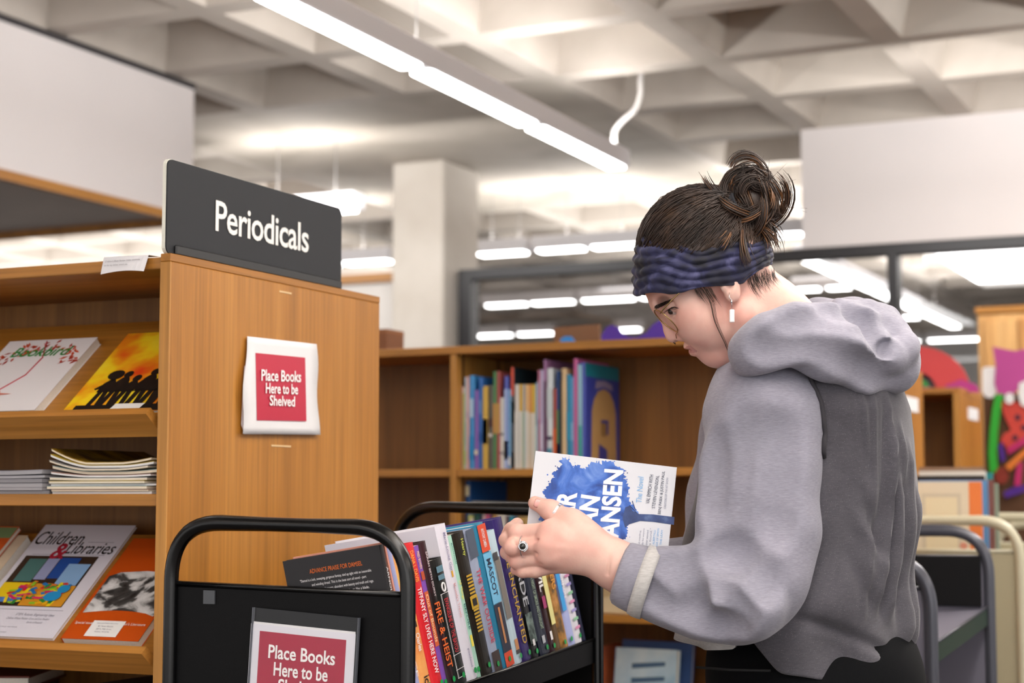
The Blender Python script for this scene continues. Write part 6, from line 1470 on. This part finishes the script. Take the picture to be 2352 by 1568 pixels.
# near sleeve
v = SDF((.12, -.46, 2.28), (.52, .08, 2.66), .0032)
A = [Q(1830, 868, 2.505), Q(1766, 960, 2.462), Q(1746, 1080, 2.445), Q(1738, 1200, 2.432), Q(1724, 1310, 2.422), Q(1690, 1372, 2.418)]
v.chain(A, [.054, .076, .080, .080, .074, .060], k=.024, sq=1.05)
v.cap(Q(1786, 1230, 2.43), Q(1740, 1350, 2.425), .052, .056, k=.03)
v.chain([Q(1690, 1368, 2.418), Q(1610, 1362, 2.420), Q(1530, 1345, 2.425), Q(1478, 1334, 2.428)], [.061, .058, .049, .0445], k=.025, sq=1.1)
v.chain([Q(1830, 880, 2.54), Q(1730, 905, 2.50), Q(1690, 960, 2.50)], [.06, .055, .045], k=.03)
# folds
v.fold([(1652, 1300), (1690, 1330), (1715, 1370), (1728, 1405)], .020, .003, .04, True)
v.fold([(1604, 1276), (1612, 1304), (1628, 1322), (1650, 1337)], .006, .009, .010)
v.fold([(1648, 1336), (1664, 1365), (1680, 1395), (1698, 1424)], .014, .0025, .028)
v.fold([(1482, 1350), (1527, 1392), (1578, 1419), (1640, 1443), (1690, 1452)], .012, .003, .024)
v.fold([(1530, 1276), (1538, 1310), (1553, 1352)], .008, .004, .016)
v.fold([(1567, 1275), (1574, 1310), (1582, 1350), (1594, 1395)], .010, .0035, .022)
v.fold([(1618, 1272), (1668, 1232), (1728, 1218), (1780, 1225)], .014, .004, .03)
v.fold([(1650, 1262), (1700, 1272), (1750, 1300), (1778, 1345)], .014, .004, .03)
v.fold([(1638, 1010), (1630, 1100), (1630, 1190)], .014, .004, .03)
v.fold([(1712, 960), (1700, 1070), (1690, 1180)], .016, .003, .035)
v.fold([(1800, 980), (1796, 1100), (1780, 1200)], .018, .003, .035)
v.ell(Q(1462, 1332, 2.428), (.020, .040, .036), k=.004, op='s')
PS, FS = v.mesh(3)
hmesh('sleeve', PS, FS, FAB_L)
# far sleeve
v2 = SDF((.12, -.40, 2.54), (.52, .08, 2.92), .006)
v2.chain([Q(1830, 900, 2.70), Q(1740, 1000, 2.765), Q(1700, 1150, 2.79), Q(1660, 1310, 2.75), Q(1560, 1320, 2.68), Q(1530, 1312, 2.66)], [.075, .085, .080, .066, .05, .045], k=.03)
PS, FS = v2.mesh(2); hmesh('sleeve', PS, FS, FAB_L)
# turned back cuff: light outer band and pale rib
def cuff(name, cs, rad, m, th=.003, wob=0.0):
    """rings given by (px, py, z, tilt) centres along the forearm"""
    n = 64; V_ = []
    ax = Q(cs[-1][0], cs[-1][1], cs[-1][2]) - Q(cs[0][0], cs[0][1], cs[0][2]); ax /= np.linalg.norm(ax)
    e1 = np.array((0, 0, 1.0)); e1 = e1 - ax * e1.dot(ax); e1 /= np.linalg.norm(e1); e2 = np.cross(ax, e1)
    for i, c in enumerate(cs):
        for k in range(n):
            a = 2 * math.pi * k / n; r = rad[i] * (1 + wob * math.sin(a * 3 + i) + wob * .6 * math.sin(a * 7 + 2 * i))
            V_.append(Q(*c[:3]) + (e1 * math.cos(a) * .92 + e2 * math.sin(a)) * r + ax * .006 * math.sin(a + 1.2))
    fs = [(i * n + k, i * n + (k + 1) % n, (i + 1) * n + (k + 1) % n, (i + 1) * n + k) for i in range(len(cs) - 1) for k in range(n)]
    o = hmesh(name, np.array(V_), np.array(fs), m); so = o.modifiers.new('thick', 'SOLIDIFY'); so.thickness = th; so.offset = 1
    return o
cuff('cuff', [(1424, 1313, 2.43), (1430, 1316, 2.429), (1445, 1322, 2.428), (1462, 1328, 2.428), (1484, 1337, 2.427)], [.0415, .0445, .0465, .0480, .0485], FAB_L, .003, .012)
o = cuff('cuff_rib', [(1466, 1330, 2.428), (1476, 1334, 2.427), (1488, 1338, 2.427), (1497, 1342, 2.427)], [.0500, .0512, .0516, .0508], FAB_C, .003, .010)
# raglan seam, lying on the nearer of sleeve and body
_pt = PT.reshape(-1, 3); _tx = _pt[:, 0] / _pt[:, 2] * F_PX + 1176; _ty = 784 - _pt[:, 1] / _pt[:, 2] * F_PX
def cloth_z(px, py):
    m = ((_tx - px) ** 2 + (_ty - py) ** 2) < 60; z = [_pt[m, 2].min()] if m.any() else []
    zz = v.surf(px, py)
    if zz is not None: z.append(zz)
    return min(z) if z else 2.44
sm = []
for y in range(812, 1060, 14):
    for x in range(1945, 1780, -2):
        sz_ = v.surf(x, y); m_ = ((_tx - x) ** 2 + (_ty - y) ** 2) < 60
        if sz_ is not None and (not m_.any() or sz_ < _pt[m_, 2].min()): sm.append((x, y, sz_)); break
sm = [(sum(a[0] for a in sm[max(0, i - 1):i + 2]) / len(sm[max(0, i - 1):i + 2]) + 2, sm[i][1], min(a[2] for a in sm[max(0, i - 1):i + 2])) for i in range(len(sm))]
ptube('seam', [([Q(x, y, z - .0008) for x, y, z in sm], [.0034] * len(sm))], mat('seam_dark', '#3a383d', .9), hood_root)
# hood lying on the shoulders
q = SDF((.26, -.10, 2.30), (.64, .08, 2.86), .0032)
near = [(1712, 842, 2.435, 20), (1722, 800, 2.42, 30), (1765, 765, 2.405, 40), (1830, 752, 2.405, 50), (1900, 762, 2.42, 60), (1965, 775, 2.455, 66), (2018, 782, 2.51, 66)]
q.chain([Q(a, b, c) for a, b, c, r in near], [r * u for a, b, c, r in near], k=.02)
farp = [(2018, 782, 2.51, 66), (2010, 760, 2.60, 62), (1960, 740, 2.68, 56), (1880, 735, 2.72, 50), (1800, 760, 2.71, 42), (1740, 810, 2.69, 32), (1722, 850, 2.66, 22)]
q.chain([Q(a, b, c) for a, b, c, r in farp], [r * u for a, b, c, r in farp], k=.02)
q.chain([Q(1800, 800, 2.40), Q(1900, 820, 2.415), Q(1990, 842, 2.45), Q(2055, 850, 2.50)], [34 * u, 44 * u, 52 * u, 48 * u], k=.03)
q.ell(Q(2040, 828, 2.545), (66 * u, 74 * u, 95 * u), k=.03)
q.ell(Q(1960, 800, 2.57), (110 * u, 70 * u, 150 * u), k=.03)
q.chain([Q(1925, 700, 2.47), Q(1990, 712, 2.50), Q(2040, 722, 2.54)], [16 * u, 18 * u, 18 * u], k=.02)
# neck opening and folds
q.chain([Q(1660, 560, 2.56), Q(1762, 700, 2.555), Q(1830, 790, 2.55)], [90 * u, 92 * u, 96 * u], k=.012, op='s')
q.ell(Q(1690, 790, 2.56), (36 * u, 110 * u, 70 * u), k=.01, op='s')
q.fold([(1720, 815), (1770, 785), (1850, 768), (1940, 778), (2000, 800)], .018, .006, .03, True)
q.fold([(1732, 800), (1785, 768), (1860, 752), (1940, 758), (2000, 778)], .012, .005, .022)
q.fold([(1760, 815), (1850, 800), (1930, 822), (2000, 858), (2060, 885)], .014, .005, .026)
q.fold([(2008, 764), (2018, 792), (2040, 808), (2058, 800), (2068, 780)], .007, .010, .012)
q.fold([(2014, 772), (2024, 798), (2042, 806)], .010, .012, .008)
q.fold([(2040, 822), (2062, 808), (2080, 792)], .012, .005, .02, True)
q.fold([(1800, 735), (1870, 720), (1960, 726), (2030, 750)], .012, .004, .022)
q.fold([(1900, 700), (1980, 714), (2045, 738)], .010, .003, .02)
q.fold([(1960, 700), (1975, 730), (2000, 760)], .010, .003, .02)
PH, FH = q.mesh(3); hmesh('hood', PH, FH, FAB_L)
# trousers to the floor
DN = np.array(CW @ np.array((0, 0, -1.0)))   # straight down in camera-metric
w_ = SDF((.20, -1.35, 2.30), (.66, -.36, 2.95), .0065)
hc = Q(1850, 1500, 2.62)
w_.ell(hc + DN * .03, (.150, .17, .165), k=.03)
w_.ell(Q(1955, 1590, 2.61), (.105, .13, .15), k=.05)
def floor_drop(p): wz = to_world(p)[2]; return p + DN * (wz - .07)
FEET = []
for px, z in ((1870, 2.535), (1840, 2.715)):
    a = Q(px, 1600, z); b = floor_drop(a); kn = a * .52 + b * .48
    w_.chain([a, kn, b], [.088, .060, .042], k=.03); FEET.append(b)
PW, FW = w_.mesh(2); pmesh('trousers', PW, FW, PANT)
ptube('waistband', [([Q(x, y, z) for x, y, z in ((1600, 1532, 2.50), (1680, 1538, 2.458), (1770, 1540, 2.447))], [.002] * 3)], mat('seam_black', '#050507', .8))
for b in FEET:
    k = SDF(np.minimum(b, b) - .2, b + .2, .006); fw = np.array((-1, 0, .25)); fw = fw - DN * fw.dot(DN); fw /= np.linalg.norm(fw)
    sole = b + DN * .035
    k.chain([b + DN * .01, b + DN * .03 + fw * .05, sole + fw * .15], [.042, .042, .034], k=.03); k.ell(b + DN * .03 - fw * .03, (.04, .04, .04), k=.02)
    PK, FK = k.mesh(2)
    W_ = to_world(PK); W_[:, 2] = np.maximum(W_[:, 2], .002); 
    pmesh('shoe', W_, FK, mat('shoe_black', '#151517', .6), cam_space=False)

# ---------------- headband
def loft(name, fn, nu, nv, m, th=.002, parent=None, closed=True):
    V_ = np.array([[fn(i / nu, j / nv) for i in range(nu)] for j in range(nv + 1)]); id_ = np.arange((nv + 1) * nu).reshape(nv + 1, nu)
    f_ = np.stack([id_[:-1], np.roll(id_, -1, 1)[:-1], np.roll(id_, -1, 1)[1:], id_[1:]], -1).reshape(-1, 4)
    o = pmesh(name, V_.reshape(-1, 3), f_, m, parent=parent)
    if th: so = o.modifiers.new('thick', 'SOLIDIFY'); so.thickness = th; so.offset = 0
    return o
TIE = ramp_mat('tie_dye_navy', [(.38, '#070819'), (.50, '#101230'), (.60, '#24264c'), (.72, '#55567f')], (1, 1, 1.6), 5, 17, .75, 1.2, .1)
nt = TIE.node_tree; nt.nodes['Principled BSDF'].inputs['Sheen Weight'].default_value = .12
bt = [(0, 1455, 548), (.06, 1470, 546)]
def band(u_, v_):
    a = 2 * math.pi * u_   # 0 = back (right), pi = forehead (left); near side at 3pi/2
    c_, s_ = math.cos(a), math.sin(a)
    X = 1614 + 160 * c_
    fx = (1 - c_) / 2   # 0 back .. 1 front
    yt = np.interp(fx, [0, .08, .3, .55, .8, .93, 1], [548, 552, 556, 566, 562, 548, 545]); yb = np.interp(fx, [0, .08, .2, .45, .75, 1], [604, 622, 648, 660, 672, 676])
    lat = 124
    w0 = .0
    y = yt + (yb - yt) * v_
    ph = v_ * 5.2 + .35 * math.sin(a * 2 + .6) + .25 * math.sin(a * 5)
    bul = 7 * math.sin(math.pi * min(max(v_, .0), 1)) ** .6 + 3.2 * math.sin(ph * 2 * math.pi) * math.sin(math.pi * v_) ** .3 + 1.5 * math.sin(a * 13 + v_ * 16) + 1.1 * math.sin(a * 29 - v_ * 9) - 5 * (1 - math.sin(math.pi * min(.5, v_))) * (1 if v_ < .5 else 0)
    # head narrows upward
    nar = 1 - .05 * (1 - v_)
    X = 1614 + (154 * nar + bul) * c_; Wd_ = (lat * nar + bul * .9) * (1 if s_ > 0 else -1) * abs(s_) ** .86
    y += 3 * math.sin(a * 7 + 3 * v_)
    return hq(X, y, Wd_)
loft('headband', band, 200, 56, TIE, .003)
hem_path = [band(i / 120, 1.0) for i in range(60, 121)]
# ---------------- hair
hc_, hr_ = (1614, 578), (152, 150, 121)
def cap_pt(a, e, k=1.0):   # a around (0 back, pi front), e elevation 0..pi/2
    return hq(hc_[0] + hr_[0] * k * math.cos(a) * math.cos(e), hc_[1] - hr_[1] * k * math.sin(e), hr_[2] * k * math.sin(a) * math.cos(e))
hair = empty('hair'); hair.parent = person
loft('scalp_hair', lambda u_, v_: cap_pt(2 * math.pi * u_, max(0.02, v_ * math.pi / 2 * .995)), 90, 30, HAIR, 0, hair)
bunc = np.array((1702, 478, -18.0)); r5 = random.Random(4)
st = []; tipst = []
for k in range(1000):
    a0 = r5.uniform(0, 2 * math.pi); e0 = r5.uniform(-.05, .25)
    p0 = np.array((hc_[0] + hr_[0] * math.cos(a0) * math.cos(e0), hc_[1] - hr_[1] * math.sin(e0), hr_[2] * math.sin(a0) * math.cos(e0)))
    p1 = bunc + np.array((r5.uniform(-34, 8), r5.uniform(-24, 40), r5.uniform(-40, 30)))
    pts = []; wob = r5.uniform(-5, 5)
    for i in range(12):
        f = i / 11; p = p0 * (1 - f) + p1 * f; d = (p - np.array((hc_[0], hc_[1], 0))) / np.array(hr_); n = np.linalg.norm(d)
        lift = 1.005 + .02 * r5.random() + .05 * max(0, f - .6)
        tgt = np.array((hc_[0], hc_[1], 0)) + d / max(n, .05) * np.array(hr_) * lift
        p = tgt if f < .8 else tgt * (1 - (f - .8) / .2 * .5) + p * ((f - .8) / .2 * .5)
        p = p + np.array((0, wob * math.sin(f * 3.1), wob * math.sin(f * 3.1)))
        pts.append(hq(*p))
    st.append((pts, [r5.uniform(.7, 1.5) * u * (1 - .5 * abs(2 * f - 1) ** 3) for f in [i / 11 for i in range(12)]]))
# bun: looping locks
lk = []; lk2 = []
for k in range(46):
    R0 = abs(r5.gauss(36, 13)) + 12; c = np.array((1724, 470, -18.0)) + np.array((r5.gauss(0, 12), r5.gauss(0, 20), r5.gauss(0, 14)))
    ax = np.array((r5.gauss(0, .8), r5.gauss(0, .8), r5.gauss(0, 1))); ax /= np.linalg.norm(ax)
    e1 = np.cross(ax, (0.3, .5, .8)); e1 /= np.linalg.norm(e1); e2 = np.cross(ax, e1); a0 = r5.uniform(0, 6.28); span = r5.uniform(1.5, 3.2)
    for q in range(22):
        pts = []; oz, orr, oa = r5.gauss(0, 5.5), r5.gauss(0, 5), r5.gauss(0, .10)
        for i in range(12):
            f = i / 11; a = a0 + oa + span * f; rr = (R0 + orr) * (1 + .12 * math.sin(f * 4 + k)); p = c + (e1 * math.cos(a) + e2 * math.sin(a)) * rr + ax * (oz * (.6 + .4 * f) + 10 * math.sin(f * 3 + k))
            p[1] = c[1] + (p[1] - c[1]) * 1.2
            pts.append(hq(*p))
        rad = r5.uniform(.9, 1.9) * u
        (lk if (k + q // 8) % 4 else lk2).append((pts, [rad * min(1, .3 + 3 * min(f, 1 - f)) for f in [i / 11 for i in range(12)]]))
for k in range(16):
    c = np.array((1740 + r5.gauss(0, 7), 436 + r5.gauss(0, 12), -24.0 + r5.gauss(0, 8))); a0 = r5.uniform(0, 6.28); R0 = r5.uniform(8, 26); span = r5.uniform(2, 4)
    for q in range(18):
        o_ = r5.gauss(0, 4); oz = r5.gauss(0, 6)
        lk.append(([hq(c[0] + (R0 + o_) * math.cos(a0 + span * i / 9), c[1] + 1.3 * (R0 + o_) * math.sin(a0 + span * i / 9), c[2] + oz + 8 * math.sin(i * .5 + k)) for i in range(10)], [r5.uniform(.9, 1.7) * u] * 10))
# big upper loop
for k in range(70):
    o_ = np.array((r5.gauss(0, 5), r5.gauss(0, 5), r5.gauss(0, 10)))
    cp = [(1700, 500, -10), (1704, 440, -18), (1712, 402, -20), (1732, 392, -20), (1756, 410, -18), (1778, 448, -16), (1782, 486, -14), (1762, 506, -10)]
    lk.append(([hq(*(np.array(p) + o_ + np.array((r5.gauss(0, 2), r5.gauss(0, 2), 0)))) for p in cp], [r5.uniform(1.4, 2.8) * u] * 8))
def tail(a, b, c, n, spread, rr=1.7):
    for k in range(n * 2):
        e = np.array((r5.gauss(0, spread), r5.gauss(0, spread), r5.gauss(0, spread))); P0, P1_, P2_ = np.array(a, float) + e * .4, np.array(b, float) + e, np.array(c, float) + e * 1.8
        pts = [hq(*(P0 * (1 - f) ** 2 + P1_ * 2 * f * (1 - f) + P2_ * f * f)) for f in [i / 8 for i in range(9)]]
        (lk2 if k % 3 == 0 else lk).append((pts, [rr * u * r5.uniform(.7, 1.2) * (1 - .9 * (i / 8) ** 2) for i in range(9)]))
tail((1690, 500, -70), (1676, 548, -112), (1664, 562, -126), 16, 5); tail((1708, 510, -70), (1700, 560, -112), (1716, 604, -134), 22, 5); tail((1740, 520, -40), (1772, 540, -70), (1774, 566, -80), 18, 6)
tail((1750, 500, -40), (1790, 520, -40), (1782, 560, -50), 12, 6); tail((1690, 470, -40), (1640, 450, -50), (1618, 408, -40), 12, 4, 2.2); tail((1690, 480, -50), (1630, 470, -70), (1590, 462, -80), 10, 4, 2.0)
tail((1680, 450, -20), (1668, 420, -20), (1684, 418, -20), 10, 5, 3)
cb2 = MB().ball(Vector(to_world(hq(1728, 468, -18))), (.024, .026, .030), 20, 14); cb2.build('bun_core', HAIR, hair, True, M=POFF)
ptube('bun', lk, HAIR, hair, 5); ptube('loose_locks', lk2, HAIR2, hair, 6)
# wisps: temple strand, nape hairs, flyaways
ws = []
def curve(pts, n=5):
    P = [np.array(p, float) for p in pts]; P = [P[0] * 2 - P[1]] + P + [P[-1] * 2 - P[-2]]; out = []
    for a in range(1, len(P) - 2):
        for t in range(n):
            f = t / n; out.append(.5 * (2 * P[a] + (P[a + 1] - P[a - 1]) * f + (2 * P[a - 1] - 5 * P[a] + 4 * P[a + 1] - P[a + 2]) * f * f + (3 * P[a] - P[a - 1] - 3 * P[a + 1] + P[a + 2]) * f ** 3))
    return out + [P[-2]]
def hairline(pts, r0):
    c_ = curve(pts); n = len(c_); ws.append((c_, [r0 * u * min(1, .5 + 2 * i / n) * max(.25, 1 - (i / n) ** 2) for i in range(n)]))
for k in range(9):
    o_ = r5.uniform(-7, 7); hairline([hq(1612 + o_, 658, -113), hq(1634 + o_ * .9, 690, -110), hq(1645 + o_ * .7, 738, -101), hq(1664 + o_ * .5, 782, -88), hq(1682 + o_ * .3, 820 + r5.uniform(-8, 12), -82)], .55)
for k in range(46):
    x0, y0 = r5.uniform(1594, 1634), 660 + r5.uniform(-4, 4); L_ = r5.uniform(.5, 1.2)
    hairline([hq(x0, y0, -113), hq(x0 + 9 * L_, y0 + 17 * L_, -112), hq(x0 + 22 * L_, y0 + 36 * L_, -108)], .5)
for k in range(130):
    f = r5.random(); x0, y0 = 1716 + 62 * f, 632 - 14 * f + r5.uniform(-6, 12); ln = r5.uniform(16, 52) * (1 - .3 * f); dx = r5.uniform(.05, .75)
    hairline([on_face(x0, y0, -1, .0004), on_face(x0 + ln * .5 * dx * .6, y0 + ln * .5, -1, .0008), on_face(x0 + ln * dx, y0 + ln, -1, .0010 + .0008 * r5.random())], .42)
for k in range(26):
    a = r5.uniform(-.6, 2.6); c = np.array((1725, 470, -20.)); d0 = np.array((math.cos(a), -math.sin(a), r5.uniform(-.5, .3))); L_ = r5.uniform(70, 125)
    ws.append(([hq(*(c + d0 * 45)), hq(*(c + d0 * (45 + L_ * .3) + r5.gauss(0, 4))), hq(*(c + d0 * (L_) + np.array((r5.gauss(0, 14), r5.gauss(0, 10), 0))))], [.5 * u, .45 * u, .2 * u]))
ptube('strands', st + ws, HAIR, hair, 5)
ring('hair_tie', Vector(to_world(hq(1690, 470, -40))), Vector(to_world(hq(1720, 455, -40))) - Vector(to_world(hq(1690, 470, -30))), 24 * u, 5 * u, mat('elastic_black', '#17181f', .8), .8, hair)

# ---------------- glasses
gl_ = empty('glasses'); gl_.parent = person
GOLD = mat('gold_wire', '#b99b6b', .25, 1.0)
def rim(sg):
    # lens plane faces along the nose direction, slightly below the eye
    c = np.array((1530, 732, sg * 56.0)); t1 = np.array((.74, .67, 0)); pts = []
    for k in range(30):
        a = 2 * math.pi * k / 30; up = math.cos(a); lt = math.sin(a)
        pts.append(c + t1 * (-(up) * 33 * (1 if up > 0 else 1.15)) * 1.0 + np.array((0, 0, 1)) * lt * 37 + np.array((-.67, .74, 0)) * (-8 * lt * sg + 3))
    return pts
for sg in (-1, 1):
    pts = rim(sg); P_ = [hq(*p) for p in pts]
    b = MB(); b.tube([Vector(v_) for v_ in to_world(P_)], 1.5 * u, 6, closed=True); b.build('rim', GOLD, gl_, True, M=POFF)
    cen = Vector(to_world(np.mean(P_, 0))); vs = [cen] + [Vector(v_) for v_ in to_world(P_)]
    MB().add(vs, [(0, 1 + i, 1 + (i + 1) % 30) for i in range(30)]).build('lens', glass('lens_glass', .09, .03, (.93, .93, .92, 1)), gl_, True, M=POFF)
    ptube('temple', [([hq(1517, 719, sg * 93), hq(1522, 712, sg * 104), hq(1544, 688, sg * 112), hq(1572, 661, sg * 121), hq(1600, 640, sg * 122)], [1.7 * u] * 5)], GOLD, gl_)
    ptube('nose_pad', [([hq(1536, 736, sg * 19), hq(1543, 738, sg * 22), hq(1545, 730, sg * 24)], [1.0 * u, 2.4 * u, 2.8 * u])], GOLD, gl_)
ptube('bridge', [([hq(1514, 722, -20), hq(1507, 716, 0), hq(1514, 722, 20)], [1.4 * u] * 3), ([hq(1506, 710, -30), hq(1501, 706, 0), hq(1506, 710, 30)], [1.3 * u] * 3)], GOLD, gl_)
# ---------------- piercings and earring
ptube('nose_ring', [([on_face(1556, 762, -1, .0004), on_face(1552, 768, -1, .0012), on_face(1554, 777, -1, .0004)], [.9 * u] * 3)], GOLD)
ptube('septum_ring', [([hq(1549, 779, -6), hq(1547, 787, -5), hq(1551, 790, 0), hq(1549, 779, 6)], [1.0 * u] * 4)], mat('steel_dark', '#3a3a3e', .3, 1.0))
er = empty('earring'); er.parent = person
ptube('hook', [([hq(1675, 672, -116), hq(1675, 682, -122), hq(1680, 688, -122), hq(1681, 700, -121), hq(1681, 712, -120)], [.8 * u] * 5), ([hq(1680, 690, -121), hq(1680, 696, -121)], [2.6 * u, 2.0 * u])], SILV, er)
pc = Vector(to_world(hq(1681, 725, -120)))
MB().box((-5.5 * u, -4 * u, -15 * u), (5.5 * u, 4 * u, 14 * u), bev=1.6 * u).build('crystal', mat('rose_quartz', '#efe6e6', .12, coat=.4), er, M=Matrix.Translation(pc - person.location) @ Matrix.Rotation(PSI, 4, 'Z'))
